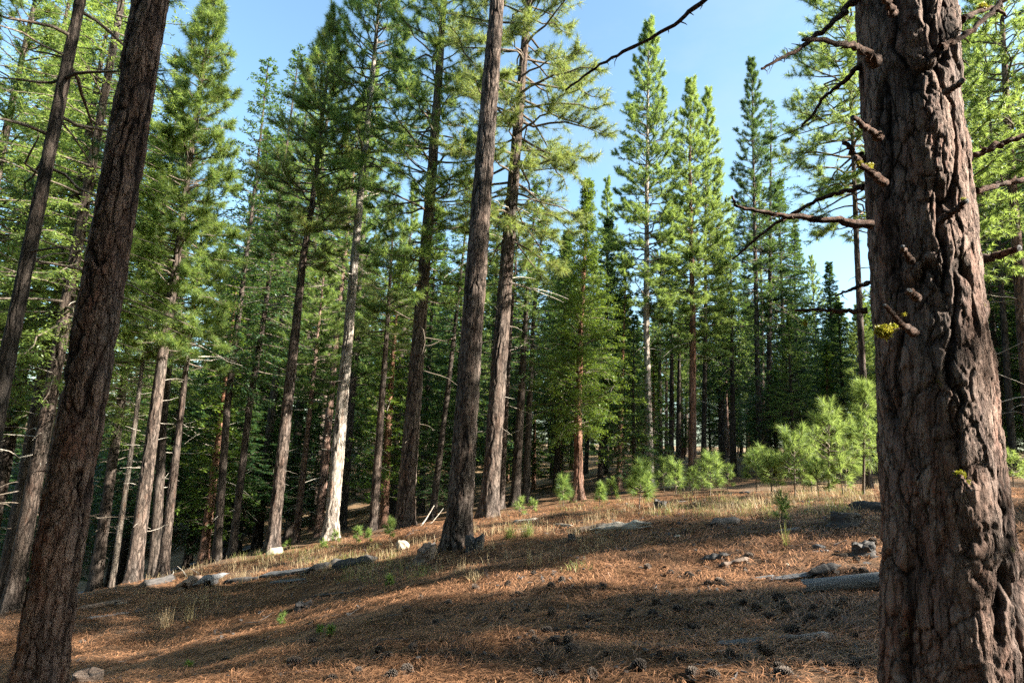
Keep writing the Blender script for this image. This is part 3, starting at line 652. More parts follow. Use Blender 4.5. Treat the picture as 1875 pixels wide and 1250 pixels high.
BR = [
 ([(1600, 112), (1575, 88), (1530, 77), (1472, 72)], 2.74, 2.45, 20, 7, 'thick brown dead branch pointing left near the top', 3),
 ([(1568, -5), (1545, 22), (1500, 62), (1455, 95), (1425, 110), (1395, 126)], 3.0, 2.9, 14, 5, 'long crooked dead branch reaching down left against the sky', 8),
 ([(1575, 118), (1545, 150), (1505, 180), (1490, 210), (1466, 232)], 3.05, 3.2, 11, 4, 'curved dead branch drooping left', 2),
 ([(1608, 250), (1590, 236), (1562, 215)], 2.72, 2.5, 14, 9, None, 0),
 ([(1580, 292), (1562, 282), (1546, 258)], 3.0, 3.0, 15, 9, None, 0),
 ([(1618, 335), (1598, 318), (1562, 290)], 2.7, 2.42, 16, 11, 'short branch stub with yellow lichen on top', 0),
 ([(1596, 412), (1500, 400), (1440, 396), (1385, 386), (1348, 380), (1340, 358)], 2.74, 2.7, 15, 4, 'long reddish dead branch reaching straight left', 5),
 ([(1580, 343), (1540, 350), (1490, 370), (1432, 402), (1390, 430), (1343, 473)], 3.02, 3.3, 10, 4, 'thin dead branch bending down left behind the straight one', 3),
 ([(1588, 518), (1560, 528), (1530, 541)], 3.0, 3.0, 8, 4, None, 1),
 ([(1588, 568), (1540, 570), (1500, 566), (1458, 568)], 2.95, 3.1, 10, 5, None, 3),
 ([(1668, 478), (1660, 468), (1652, 453)], 2.68, 2.5, 12, 8, None, 0),
 ([(1674, 610), (1650, 592), (1620, 558)], 2.68, 2.35, 14, 7, 'pale stub pointing up left above a lichen tuft', 2),
 ([(1678, 545), (1665, 532)], 2.68, 2.58, 14, 11, None, 0),
 ([(1638, 25), (1628, 10), (1612, -14)], 2.75, 2.5, 15, 11, None, 0),
 ([(1722, 88), (1750, 75), (1790, 48), (1842, -4)], 2.72, 2.75, 14, 9, 'dead branch slanting up right across the top', 2),
 ([(1758, 38), (1790, 22), (1815, 12), (1840, 28)], 3.0, 3.1, 13, 6, None, 2),
 ([(1733, 168), (1750, 158), (1763, 148)], 2.72, 2.55, 12, 9, None, 0),
 ([(1722, 405), (1748, 385), (1770, 368)], 2.7, 2.5, 14, 10, 'short right-hand stub with lichen on its tip', 0),
 ([(1765, 295), (1800, 278), (1840, 262), (1890, 246)], 2.95, 2.9, 13, 10, None, 1),
 ([(1785, 350), (1825, 340), (1890, 326)], 3.0, 3.1, 12, 9, None, 2),
 ([(1800, 474), (1835, 464), (1868, 455)], 2.95, 2.8, 16, 11, 'blunt broken branch pointing right at mid height', 1),
 ([(1795, 684), (1812, 680), (1825, 686)], 2.95, 2.85, 9, 6, None, 1),
 ([(1748, 866), (1762, 876), (1778, 896)], 2.7, 2.52, 8, 4, None, 1),
 ([(1700, -560), (1560, -260), (1400, -90), (1288, 0), (1236, 45), (1160, 86), (1100, 118), (1037, 165)], 3.0, 3.4, 16, 4, 'very long bare limb arching down into the sky gap from above', 7),
]
for i, (pp, a, b, w0, w1, lab, tw) in enumerate(BR): branch(pp, a, b, w0, w1, lab, twigs=tw*2+1, seed=i)
def lichen(px, py, Y, rad, nn=260, seed=0):
    rng = np.random.default_rng(seed+400); c = at(px, py, Y); rr = rad/FPX*Y
    C = c+nrm(rng.normal(0, 1, (nn, 3)))*rr*rng.uniform(0, .8, (nn, 1))*[1, .7, .8]
    v, f = needles(rng, C, nrm(rng.normal(0, 1, C.shape)), rr*.42, rr*.16, 6, 1.0)
    link('lichen', make_mesh('lichen', [(v-np.array(big.location), f, 0, False)], [M_LICH]), big, label='tuft of yellow-green lichen')
for i, (a, b, c, d, n_) in enumerate([(1618, 606, 2.6, 19, 260), (1638, 598, 2.6, 10, 90), (1800, 14, 3.05, 13, 140), (1590, 306, 2.55, 13, 130), (1572, 296, 2.45, 9, 80), (1605, 322, 2.62, 9, 70),
                                      (1765, 366, 2.52, 8, 60), (1758, 868, 2.66, 12, 110), (1771, 882, 2.6, 7, 50), (1655, 575, 2.55, 6, 40), (1474, 592, 3.05, 9, 60)]):
    lichen(a, b, c, d, n_, i)

# ------------------------------------------------------------------ prototypes for the wood behind
rng0 = np.random.default_rng(2024)
def proto(kind, i):
    rng = np.random.default_rng(7000+i); Hh = {'pine': 18, 'fir': 15, 'cedar': 12}[kind]
    sw = rng.uniform(-.25, .25, 2)
    def path(z):
        z = np.asarray(z, float); return sw[0]*np.sin(z/Hh*2.2), sw[1]*np.sin(z/Hh*2.6)
    bk = {'pine': [M_MID, M_FIR, M_RED][i % 3], 'fir': M_FIR, 'cedar': M_CED}[kind]
    tm = trunk_mesh('trunk', bk, path, {'pine': .18, 'fir': .16, 'cedar': .16}[kind], Hh, sides=20, dz=.16, seed=100+i, stubs=14, stubz=(1, 5.5), dead_limbs=14, dlz=(1.6, 5.5), dead_mat=M_TWIG if i % 2 else M_DEAD)
    if kind == 'pine':
        parts = pine_crown(rng, path, Hh*[.38, .28, .46][i % 3], Hh, 2.6, 130, None, nn=24, nw=.018, bl=13, prof='cone' if i % 2 else 'tall', needle=.19)
        lf = L_PINE
    elif kind == 'fir':
        parts = spray_crown(rng, path, Hh*[.12, .22, .3, .08][i % 4], Hh, [2.9, 2.6, 2.3, 3.1][i % 4], 240, 'fir', bl=18, nb=7, leaf=.15, lw=.056); lf = L_FIR
    else:
        parts = spray_crown(rng, path, Hh*.1, Hh, 1.8, 170, 'cedar', bl=12, nb=5, leaf=.15, lw=.06, low=.6); lf = L_CED
    return tm, make_mesh('crown', parts, [lf, M_TWIG]), Hh
PR = {'pine': [proto('pine', i) for i in range(4)], 'fir': [proto('fir', i) for i in range(4)], 'cedar': [proto('cedar', i) for i in range(2)]}
# light-leaved copies (same shapes, sunlight put into the needle colour) for the sunlit left edge
def sunlit_copy(p, lf):
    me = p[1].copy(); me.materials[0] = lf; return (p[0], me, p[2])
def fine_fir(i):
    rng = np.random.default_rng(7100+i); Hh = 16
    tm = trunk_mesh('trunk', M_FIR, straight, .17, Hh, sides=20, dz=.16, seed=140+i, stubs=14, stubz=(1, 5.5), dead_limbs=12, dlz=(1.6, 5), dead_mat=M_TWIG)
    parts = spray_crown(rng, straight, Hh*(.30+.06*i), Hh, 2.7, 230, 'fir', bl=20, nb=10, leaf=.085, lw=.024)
    return tm, make_mesh('crown', parts, [L_FIRSUN, M_TWIG]), Hh
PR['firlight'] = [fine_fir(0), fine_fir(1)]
KINDS_ = {'pine': ('pine_tree', 'pine tree', 'pine'), 'fir': ('fir_tree', 'fir tree', 'fir'), 'cedar': ('cedar_tree', 'cedar tree', 'cedar'), 'firlight': ('fir_tree', 'fir tree', 'yellow-green fir')}
BGT = []
def bg_tree(kind, x, y, Hh, rng, wide=1.0, info=None):
    p = PR[kind][rng.integers(len(PR[kind]))]; s_ = Hh/p[2]
    nm, cat, _ = KINDS_[kind]
    z = H(x, y)-.05
    root = tree_root(nm, (x, y, z), 'x', cat)
    root.rotation_euler = (rng.normal(0, .012), rng.normal(0, .012), rng.uniform(0, 6.28))
    root.scale = (s_*wide, s_*wide, s_)
    link('trunk', p[0], root); link('crown', p[1], root)
    BGT.append((root, kind, x, y, Hh)); return root
def skyline(px):
    return np.interp(px, [-200, 0, 130, 220, 300, 380, 440, 520, 600, 700, 800, 900, 1000, 1100, 1150, 1250, 1330, 1450, 1520, 1600, 1700, 1790, 1875, 2000],
                         [-50, -50, 60, 200, 330, 420, 430, 400, 420, 470, 500, 480, 440, 480, 590, 560, 560, 560, 560, 520, 420, 330, 200, 150])
placed = [(float(o.location[0]), float(o.location[1]), 1.2) for o in SC.objects if o.get('category')]
def free(x, y, m):
    return all((x-a)**2+(y-b)**2 > (m+c*.3)**2 for a, b, c in placed)
# trees read off the photograph: (kind, base pixel x, depth, top pixel y, width factor)
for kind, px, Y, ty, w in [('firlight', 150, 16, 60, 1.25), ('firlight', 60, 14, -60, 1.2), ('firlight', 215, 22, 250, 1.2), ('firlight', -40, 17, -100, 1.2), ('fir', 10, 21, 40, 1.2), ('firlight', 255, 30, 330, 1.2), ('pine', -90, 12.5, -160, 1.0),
                           ('fir', 455, 34, 250, 1.1), ('firlight', 492, 30, 108, .85), ('pine', 440, 34, 240, .8), ('pine', 548, 33, 88, .9), ('fir', 520, 40, 230, 1), ('pine', 590, 38, 260, 1), ('pine', 640, 30, 120, 1), ('pine', 600, 27, 190, 1),
                           ('pine', 730, 33, 330, 1), ('fir', 780, 30, 380, 1), ('fir', 900, 27, 380, 1.1), ('fir', 1020, 27, 420, 1.1), ('fir', 1100, 25, 400, 1), ('cedar', 1135, 24, 470, 1), ('pine', 1110, 40, 330, 1),
                           ('fir', 1320, 30, 420, 1), ('fir', 1440, 32, 330, 1), ('fir', 1465, 38, 420, 1), ('pine', 1500, 44, 470, .8), ('fir', 1530, 34, 480, 1), ('pine', 1395, 42, 330, .8), ('pine', 1210, 38, 430, 1.1),
                           ('pine', 1800, 17, -60, 1.1), ('pine', 1890, 18, -120, 1.1), ('fir', 1830, 24, 330, 1.2), ('fir', 1880, 26, 380, 1.2), ('fir', 1790, 30, 360, 1.1), ('pine', 1840, 33, 60, 1)]:
    b = at(px, 800, Y); x = b[0]
    for _ in range(6):                           # follow the base down to the ground so that the tree leans nowhere
        pxb, pyb = project((x, Y, H(x, Y))); 
        break
    tz = at(px + (1230-px)*.05, ty, Y)[2]
    bg_tree(kind, x, Y, max(5, tz-H(x, Y)), rng0, w); placed.append((x, Y, 1.5))
for px, Y, hh, w in [(-60, 44, 13, 1.6), (-10, 47, 12, 1.6), (40, 43, 14, 1.6), (85, 48, 11, 1.7), (120, 44, 12, 1.6), (165, 47, 13, 1.6), (205, 44, 11, 1.7), (245, 49, 13, 1.6), (290, 45, 12, 1.5), (335, 48, 12, 1.5), (60, 54, 15, 1.6), (180, 54, 15, 1.6), (270, 56, 15, 1.5),
                     (-30, 25, 9, 1.5), (20, 29, 10, 1.5), (95, 24, 9, 1.3), (275, 27, 10, 1.3), (320, 24, 9, 1.3), (370, 28, 9, 1.4), (130, 31, 11, 1.3), (235, 33, 11, 1.3), (450, 27, 8, 1.4), (560, 30, 8, 1.4)]:
    x = at(px, 800, Y)[0]; bg_tree('fir', x, Y, hh, rng0, w); placed.append((x, Y, 1.5))
n = 0; tries = 0
while n < 165 and tries < 6000:
    tries += 1
    px = rng0.uniform(-150, 2020); Y = 21+ (90-21)*rng0.random()**1.15
    x = at(px, 800, Y)[0]
    if not free(x, Y, 1.7+Y*.015): continue
    gz = H(x, Y); sx, sy = project((x, Y, gz))
    ty = skyline(px)+abs(rng0.normal(0, 70))-20
    hh = at(px, ty, Y)[2]-gz
    if hh < 5.5 or hh > 27: continue
    if 110 < px < 260 and 25 < Y < 46: continue          # keep the view of the road open
    if 420 < px < 700 and 22 < Y < 50 and rng0.random() < .35: continue
    kind = rng0.choice(['fir', 'pine', 'cedar', 'fir'], p=[.33, .32, .12, .23])
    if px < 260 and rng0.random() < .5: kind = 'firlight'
    bg_tree(kind, x, Y, hh, rng0, rng0.uniform(.9, 1.25)*(1.15 if hh < 12 else 1)); placed.append((x, Y, 1.5)); n += 1
# small understory firs that close the wood below the crowns
n = 0; tries = 0
while n < 75 and tries < 3000:
    tries += 1
    px = rng0.uniform(60, 1900); Y = rng0.uniform(24, 75); x = at(px, 800, Y)[0]
    if not free(x, Y, .8): continue
    if 110 < px < 300 and Y < 46: continue
    if 540 < px < 700 and Y < 60: continue
    bg_tree(rng0.choice(['fir', 'cedar', 'fir']), x, Y, rng0.uniform(3.0, 7), rng0, rng0.uniform(1.3, 1.9)); placed.append((x, Y, .8)); n += 1
# describe each by the named trunks it stands between, counted from the left
ks = sorted((k for k in KEY if -50 < k[0] < 1900), key=lambda k: k[0])
slots = {}
for root, kind, x, y, hh in BGT:
    sx = project((x, y, root.location[2]+2))[0]
    i = sum(1 for k in ks if k[0] < sx)
    rng_ = 'near' if y < 30 else ('middle' if y < 50 else 'far')
    slots.setdefault((i, rng_), []).append((sx, root, kind, hh))
ORD = ['leftmost', 'second from left', 'third from left', 'fourth from left', 'fifth from left', 'sixth from left', 'seventh from left', 'eighth from left', 'ninth from left', 'tenth from left'] + ['%dth from left' % q for q in range(11, 40)]
def short(i): return ks[i][1]
for (i, dd), lst in slots.items():
    lst.sort(key=lambda t: t[0])
    if i == 0: wh = 'left of '+short(0)
    elif i == len(ks): wh = 'right of '+short(len(ks)-1)
    else: wh = 'just right of '+short(i-1)
    deep = {'near': 'close behind', 'middle': 'deeper in', 'far': 'far back'}[dd]
    for j, (sx, root, kind, hh) in enumerate(lst):
        size = 'low' if hh < 7.5 else ('tall' if hh > 15 else 'slim')
        one = len(lst) == 1
        root['label'] = '%s %s %s, %s%s' % (size, KINDS_[kind][2].replace('yellow-green', 'light'), deep, '' if one else ORD[j].replace(' from left', '')+' ', wh)
        root['group'] = 'conifers of the wood behind the clearing'

# shade-casting neighbours to the right of the view
SH = []
for c_, xs, k_, w_ in ((5.5, (17.5,), 'fir', .28), (5.6, (11,), 'pine', .42), (7.0, (9.5,), 'pine', .22), (4.4, (15,), 'pine', .2), (8.0, (19,), 'pine', .2), (5.3, (24,), 'fir', .32), (6.4, (13.5, 20), 'fir', .27), (8.9, (18,), 'fir', .30), (8.8, (12.2,), 'pine', .40), (11.6, (20,), 'pine', .22), (9.3, (15,), 'fir', .24), (9.7, (8.6,), 'fir', .28), (5.0, (7.2,), 'fir', .34), (6.5, (8.0,), 'fir', .30), (5.8, (24,), 'pine', .6), (9.3, (23,), 'pine', .5),
                       (1.2, (9.5, 14, 20), 'fir', .7), (-.8, (12, 17), 'fir', 1.0), (17.2, (26,), 'pine', .8)):
    for x in xs: SH.append((x+rng0.uniform(-.2, .2), c_-.287*x, rng0.uniform(18, 22), k_, w_))
for _ in range(3000):
    if len(SH) > 58: break
    y = rng0.uniform(14, 62); x = .93*y+rng0.uniform(1, 26)
    if y+.287*x < 21 or any((x-a)**2+(y-b)**2 < 12 for a, b, *_ in SH): continue
    SH.append((x, y, rng0.uniform(12, 19), ['fir', 'pine', 'fir'][len(SH) % 3], 1.1))
# the wood goes on behind and beside the viewer
t_ = 0
while t_ < 46:
    aa = rng0.uniform(R(118), R(300)); rr = rng0.uniform(5.5, 24); x, y = rr*math.sin(aa), rr*math.cos(aa)
    if y+.287*x > .2 or any((x-a)**2+(y-b)**2 < 4.5 for a, b, *_ in SH): continue
    SH.append((x, y, rng0.uniform(15, 22), ['fir', 'pine', 'fir', 'cedar'][t_ % 4], 1.1)); t_ += 1
for x, y, hh, k, w_ in SH:
    o = bg_tree(k, x, y, hh, rng0, w_)
    o['label'] = 'tall conifer standing beside or behind the viewer, outside the picture'; o['group'] = 'neighbouring conifers shading the clearing'

# ------------------------------------------------------------------ needle litter, grass
rng = np.random.default_rng(5)
def strands(x, y, L, w, az, el, bend, lift, rng):
    n = len(x); z = height(x, y)+lift
    O = np.stack([x, y, z], 1)
    D = np.stack([np.cos(az)*np.cos(el), np.sin(az)*np.cos(el), np.sin(el)], 1)
    S = np.stack([-np.sin(az), np.cos(az), np.zeros(n)], 1)*(w*.5)[:, None]
    # follow the slope
    e = .15; gxx = (height(x+e, y)-height(x-e, y))/(2*e); gyy = (height(x, y+e)-height(x, y-e))/(2*e)
    D[:, 2] += D[:, 0]*gxx+D[:, 1]*gyy
    m_ = O+D*(L*.5)[:, None]+S/np.maximum(w[:, None]*.5, 1e-6)*(bend*L)[:, None]; m_[:, 2] += .0
    t_ = O+D*L[:, None]; t_[:, 2] -= L*np.abs(np.sin(el))*.6
    V = np.stack([O, m_+S, t_, m_-S], 1).reshape(-1, 3)
    f = np.arange(n)[:, None]*4
    F = np.concatenate([f+np.array([[0, 1, 3]]), f+np.array([[1, 2, 3]])], 1).reshape(-1, 3)
    return V, F
N = 420000
r = 2.4+12.5*rng.random(N)**1.25; a = rng.uniform(R(-47), R(47), N)
x, y = r*np.sin(a), r*np.cos(a)
keepn = fbm(x*1.6, y*1.6, 77, 3)+rng.normal(0, .12, N) > .36
x, y, r = x[keepn], y[keepn], r[keepn]
az = R(18)+(fbm(x*2.6, y*2.6, 12, 3)-.5)*9+rng.normal(0, .85, len(x))
L = rng.uniform(.05, .19, len(x)); w = .0030*(1+r/6)*rng.uniform(.5, 1.3, len(x))
el = np.abs(rng.normal(0, .22, len(x)))
v, f = strands(x, y, L, w, az, el, rng.normal(0, .06, len(x)), rng.uniform(0, .022, len(x))+.05*np.clip(fbm(x*5, y*5, 5, 3)-.5, 0, 1), rng)
link('fallen_pine_needles', make_mesh('fallen_pine_needles', [(v, f, 0, False)], [L_LIT]), kind='stuff', label='orange-brown carpet of long fallen pine needles', category='needle litter')

def blades(cx, cy, n, spread, hmin, hmax, rng, lean=.5, w=.004):
    k = np.repeat(np.arange(len(cx)), n); m = len(k)
    x = cx[k]+rng.normal(0, spread, m); y = cy[k]+rng.normal(0, spread, m); z = height(x, y)
    az = rng.uniform(0, 6.28, m); L = rng.uniform(hmin, hmax, m); ln = np.abs(rng.normal(0, lean, m))
    D = np.stack([np.cos(az), np.sin(az), az*0], 1); S = np.stack([-np.sin(az), np.cos(az), az*0], 1)*(w*.5)
    ts = [0, .4, .75, 1]; pts = []
    O = np.stack([x, y, z], 1)
    for t in ts: pts.append(O+D*(L*ln*t**1.8)[:, None]*.8+np.stack([az*0, az*0, L*(t-.35*ln*t**2)], 1))
    V = np.stack([pts[0]-S, pts[0]+S, pts[1]-S*.9, pts[1]+S*.9, pts[2]-S*.6, pts[2]+S*.6, pts[3]], 1).reshape(-1, 3)
    b = np.arange(m)[:, None]*7
    F = np.concatenate([b+np.array([q]) for q in ([0, 1, 3], [0, 3, 2], [2, 3, 5], [2, 5, 4], [4, 5, 6])], 1).reshape(-1, 3)
    return V, F
def sample_px(poly_regions, rng):
    xs, ys = [], []
    for (x0, y0, x1, y1, n) in poly_regions:
        for _ in range(n):
            p = ghit(rng.uniform(x0, x1), rng.uniform(y0, y1))
            if p is not None: xs.append(p[0]); ys.append(p[1])
    return np.array(xs), np.array(ys)
gxs, gys = sample_px([(1240, 905, 1600, 950, 62), (1150, 925, 1420, 945, 30), (850, 935, 1150, 985, 60), (560, 990, 900, 1050, 60), (300, 1030, 620, 1065, 50), (250, 1060, 450, 1130, 30),
                      (900, 985, 1120, 1040, 16), (1400, 890, 1600, 920, 90), (350, 1010, 620, 1035, 50), (640, 1015, 800, 1060, 25)], rng)
v, f = blades(gxs, gys, 14, .09, .05, .24, rng, .75)
link('dry_grass', make_mesh('dry_grass', [(v, f, 0, False)], [L_DRY]), kind='stuff', label='dry straw-coloured grass scattered over the bank', category='grass')
gxs, gys = sample_px([(1240, 900, 1590, 950, 110), (1000, 915, 1240, 945, 30), (560, 1000, 740, 1040, 30), (620, 1020, 780, 1070, 40), (420, 1010, 560, 1030, 30)], rng)
v, f = blades(gxs, gys, 14, .06, .05, .18, rng, .6)
link('green_grass', make_mesh('green_grass', [(v, f, 0, False)], [L_GRASS]), kind='stuff', label='sparse greenish grass between the seedlings', category='grass')
def tuft(px, py, n, h0, h1, label, mt, sp=.03, lean=.6, w=.006):
    p = ghit(px, py)
    if p is None: return
    v, f = blades(np.array([p[0]]), np.array([p[1]]), n, sp, h0, h1, np.random.default_rng(int(px)), lean, w)
    v = v-p; link('grass_tuft', make_mesh('grass_tuft', [(v, f, 0, False)], [mt]), loc=p, label=label, category='grass tuft', group='single grass tufts on the slope')
tuft(303, 1150, 60, .2, .42, 'tall wispy dry grass tuft on the left of the slope', L_DRY, .05, .75)
tuft(345, 1140, 22, .15, .36, 'thin dry grass tuft just right of the tall wispy tuft', L_DRY, .05, .6)
tuft(932, 985, 110, .14, .30, 'pale green arching grass tuft right of the central trunk, left of two', L_GRASS, .04, .9)
tuft(966, 982, 110, .14, .32, 'pale green arching grass tuft right of the central trunk, right of two', L_GRASS, .04, .9)
tuft(868, 1062, 60, .07, .16, 'low straw tuft in the lit strip below the central trunk', L_DRY, .07, .9)
tuft(968, 1035, 22, .12, .24, 'small upright pale grass tuft in the open shade', L_DRY, .015, .15)
tuft(1440, 1000, 14, .15, .36, 'few long green blades on the shaded right slope', L_GRASS, .02, .8)
tuft(775, 1055, 80, .06, .14, 'flat greenish grass clump below the cut stump', L_GRASS, .14, 1.0)
tuft(1060, 1040, 46, .06, .15, 'dull green clump in the shade right of centre', L_GRASS, .09, .9)
tuft(1380, 930, 60, .15, .3, 'straw tuft behind the fallen dark log', L_DRY, .08, .7)

# ------------------------------------------------------------------ young pines
def sapling(px, py, hpx, label, Y=None, wid=1.0, leaf=None, seed=0, bare=.28, nn=70, tl=.15):
    p = at(px, py, Y) if Y else ghit(px, py)
    if p is None: return
    Y = p[1]; rng = np.random.default_rng(3000+seed); gz = H(p[0], Y)
    hh = hpx/FPX*Y*(.9 if px > 1350 else .76)
    root = tree_root('young_pine', (p[0], Y, gz), label, 'young pine', 'young pines at the edge of the clearing')
    lean = rng.normal(0, .04, 2)
    def path(z): z = np.asarray(z, float); return z*lean[0], z*lean[1]
    k = np.linspace(0, 1, 9); z = hh*k-.03
    P = np.stack([z*lean[0], z*lean[1], z], 1)
    v, f = tubes(P[None], ((.006+.011*hh)*(1-.75*k))[None], 8, (1, 0, 0))
    link('stem', make_mesh('stem', [(v, f, 0, True)], [M_TWIG]), root)
    tl = min(tl+.02, .045+.20*hh)
    nl = int(5+15*hh)
    parts = pine_crown(rng, path, hh*bare, hh*.97, max(.03, .34*hh*wid), nl, None, needle=tl, nw=.0026*(1+Y/9), nn=int(nn*(.5 if hh < .4 else .75)), prof='tall', bl=3 if hh > .7 else 1, tuft=1, up0=.05, up1=.95, spread=.5, ax=.85)
    link('foliage', make_mesh('foliage', parts, [leaf or L_SAP, M_TWIG]), root)
    return root
SAP = [(1518, 893, 158, 'bushy bright young pine, tallest in the group left of the massive trunk', 12.0, 1.15), (1581, 912, 215, 'taller young pine with thin bare stem beside the massive trunk', 11.0, .5), (1456, 912, 112, 'broad young pine left of the bushiest one', 11.6, 1.5),
       (1414, 918, 75, 'small light green young pine left in the sunlit group', 11.4, 1.3), (1545, 918, 70, 'short full young pine in front of the bushiest one', 10.8, 1.5), (1500, 916, 62, 'short young pine low in front of the sunlit group', 11.0, 1.7), (1472, 900, 60, 'dim young pine deep in the sunlit group', 14.5, 1.4), (1487, 905, 100, 'young pine between the broad one and the bushiest', 13.5, 1.2), (1548, 905, 120, 'young pine just right of the bushiest one', 13.5, 1.1),
       (1300, 922, 78, 'young pine with forked bright crown in front of the reddish pine', 13.5, 1.5), (1238, 915, 68, 'young pine right of the tall pointed pine', 14.5, 1.2), (1268, 908, 55, 'little pine behind the fork-crowned young pine', 16, 1.3), (1332, 905, 50, 'small dim young pine right of the fork-crowned one', 17, 1.4),
       (1170, 962, 90, 'lit young pine with spreading needles beside the white log', 11.3, 1.25), (1031, 946, 68, 'upright young pine in front of the cedar trunk', 14, .9), (1097, 944, 48, 'thin seedling between the cedar and the white log', 13, .9), (1120, 918, 40, 'low seedling behind the white log', 16, 1.3),
       (950, 950, 34, 'bright low seedling right of the pine with drooping boughs', 13, 1.7), (975, 945, 26, 'dim low seedling beside the bright low one', 13.5, 1.8), (1180, 915, 40, 'small pine at the foot of the tall pointed pine', 17, 1.5), (1216, 900, 60, 'shaded small pine behind the young pine row', 20, 1.3),
       (712, 993, 46, 'bright seedling standing by the pale rock', 12.5, 1.0), (651, 1006, 32, 'pair-topped seedling in sun right of the white trunk', 13, 1.3), (672, 1008, 26, 'smaller seedling right beside the pair-topped one', 12.8, 1.3), (612, 1010, 22, 'low seedling at the foot of the white trunk', 13.5, 2.0), (590, 1015, 16, 'tiny seedling left of the white trunk foot', 13, 2.2),
       (712, 1078, 26, 'tiny green seedling on the open shaded slope', None, 1.3), (515, 1145, 20, 'tiny green seedling low on the left slope', None, 1.6), (605, 1165, 18, 'tiny dark green seedling in the lower left shade', None, 2.2), (585, 1160, 12, 'smallest seedling beside the dark green one', None, 2.0), (1430, 965, 55, 'drooping dull green seedling on the right slope', None, 1.3),
       (1385, 905, 70, 'young pine at the left end of the sunlit group', 14, 1.4), (1855, 880, 60, 'young pine glimpsed right of the massive trunk', 12, 1.6), (822, 985, 14, 'tiny seedling at the left foot of the central trunk', None, 2.0), (525, 1012, 18, 'little green seedling above the pale rock on the left', 15, 1.8), (345, 1225, 14, 'tiny seedling near the sawn stump', None, 1.6)]
for i, (px, py, h_, lab, Y, wd) in enumerate(SAP):
    sapling(px, py, h_, lab, Y, wd, seed=i, nn=80, tl=.17 if h_ > 60 else .12, bare=.34 if h_ > 60 else .3)

# ------------------------------------------------------------------ logs, stumps, rocks
def rot_frame(P, a, b): pass
def log(p0, p1, wpx, label, mt, seed=0, flat=1.0, jag=.25, cut=False, name='log', sink=.25, arch=0, sides=28, n=44, cat='log', Ys=None, rough=1.0):
    """a fallen piece between two photo pixels, lying on the ground"""
    a, b = ghit(*p0), ghit(*p1)
    if a is None or b is None: return
    rng = np.random.default_rng(seed+50)
    rad = wpx/FPX*(a[1]+b[1])/2*.5
    L = np.linalg.norm(b-a); T = nrm(b-a); S = nrm(np.cross(T, [0, 0, 1.0])); U = np.cross(S, T)
    k = np.linspace(0, 1, n); u = np.arange(sides)/sides
    Uu, Kk = np.meshgrid(u, k)
    ang = Uu*2*np.pi
    nz = fbm(Uu*6, Kk*L*3+seed, seed, 4, 6)-.5
    rg = fbm(Uu*16, Kk*L*1.2+seed, seed+9, 3, 16)-.5
    prof = 1 if cut else np.clip(np.minimum(Kk, 1-Kk)*8, .25, 1)**.5
    rr = rad*(1+rough*(nz*.5+rg*.35))*prof
    if not cut: rr = rr*(.75+.5*fbm(Kk*5, Kk*0+seed, seed+2, 2))
    # splintered ends
    off = (fbm(Uu*9, Uu*0+seed, seed+30, 2, 9)-.5)*rad*jag*12
    endw = np.clip(np.abs(Kk-.5)*2-.6, 0, 1)*2.5*np.sign(Kk-.5)
    along = Kk*L+off*endw
    bow = np.sin(Kk*np.pi)*arch
    C = a+T*along[..., None]+U[None, None]*(rad*flat*(1-2*sink)+bow)[..., None]
    V = C+S*(np.cos(ang)*rr)[..., None]+U*(np.sin(ang)*rr*flat)[..., None]
    mid = (a+b)/2
    Vm = (V-mid).reshape(-1, 3)
    Bs = np.stack([T, S, U], 1)
    Vl = Vm@Bs
    e0 = Vl.reshape(n, sides, 3)[0].mean(0)+[.3*rad, 0, 0]; e1 = Vl.reshape(n, sides, 3)[-1].mean(0)-[.3*rad if not cut else 0, 0, 0]
    Va = np.concatenate([Vl, [e0, e1]]); i0 = len(Vl); i1 = i0+1
    j = np.arange(sides); jn = (j+1) % sides
    caps = np.concatenate([np.stack([jn, j, np.full(sides, i0)], 1), np.stack([(n-1)*sides+j, (n-1)*sides+jn, np.full(sides, i1)], 1)])
    me = make_mesh(name, [(Va, grid_faces(sides, n, True), 0, True)], [mt])
    # caps share the vertex array
    bpy.data.meshes.remove(me)
    me = make_mesh(name, [(Va, grid_faces(sides, n, True), 0, True), (Va, caps, 1, False)], [mt, W_CHAR if cut else mt])
    o = link(name, me, label=label, category=cat)
    Mx = Matrix.Identity(4)
    for i in range(3):
        Mx[i][0], Mx[i][1], Mx[i][2], Mx[i][3] = T[i], S[i], U[i], mid[i]
    o.matrix_world = Mx
    return o
log((1484, 1088), (1660, 1072), 27, 'grey round log with dark sawn end beside the massive trunk', W_GREY, 1, cut=True, sink=.02, rough=.3)
log((1058, 975), (1115, 968), 13, 'dark red-brown rotting left half of the broken log', W_BROWN, 2, rough=1.3)
log((1098, 974), (1182, 966), 24, 'bleached white log lying in full sun under the young pine', W_PALE, 3, flat=.7, rough=1.5, jag=.35)
log((1305, 962), (1352, 957), 16, 'short black charred log on the right slope', W_CHAR, 4)
log((1415, 1064), (1500, 1052), 20, 'splintered grey wood slab left of the round grey log', W_GREY, 5, flat=.5, jag=.5, rough=1.8, name='wood_fragment', cat='wood fragment')
log((1490, 1058), (1532, 1048), 22, 'dark rotten chunk at the right end of the splintered slab', W_CHAR, 6, rough=1.5, name='wood_fragment', cat='wood fragment')
log((1315, 1182), (1420, 1172), 13, 'low dark half-buried branch in the lower right litter', W_GREY, 7, sink=.4)
log((1425, 1176), (1526, 1166), 15, 'grey broken branch piece right of the half-buried one', W_GREY, 8, sink=.3, rough=1.4)
log((1560, 935), (1625, 938), 24, 'dark log lying behind the squat stump by the massive trunk', W_CHAR, 9, rough=.7)
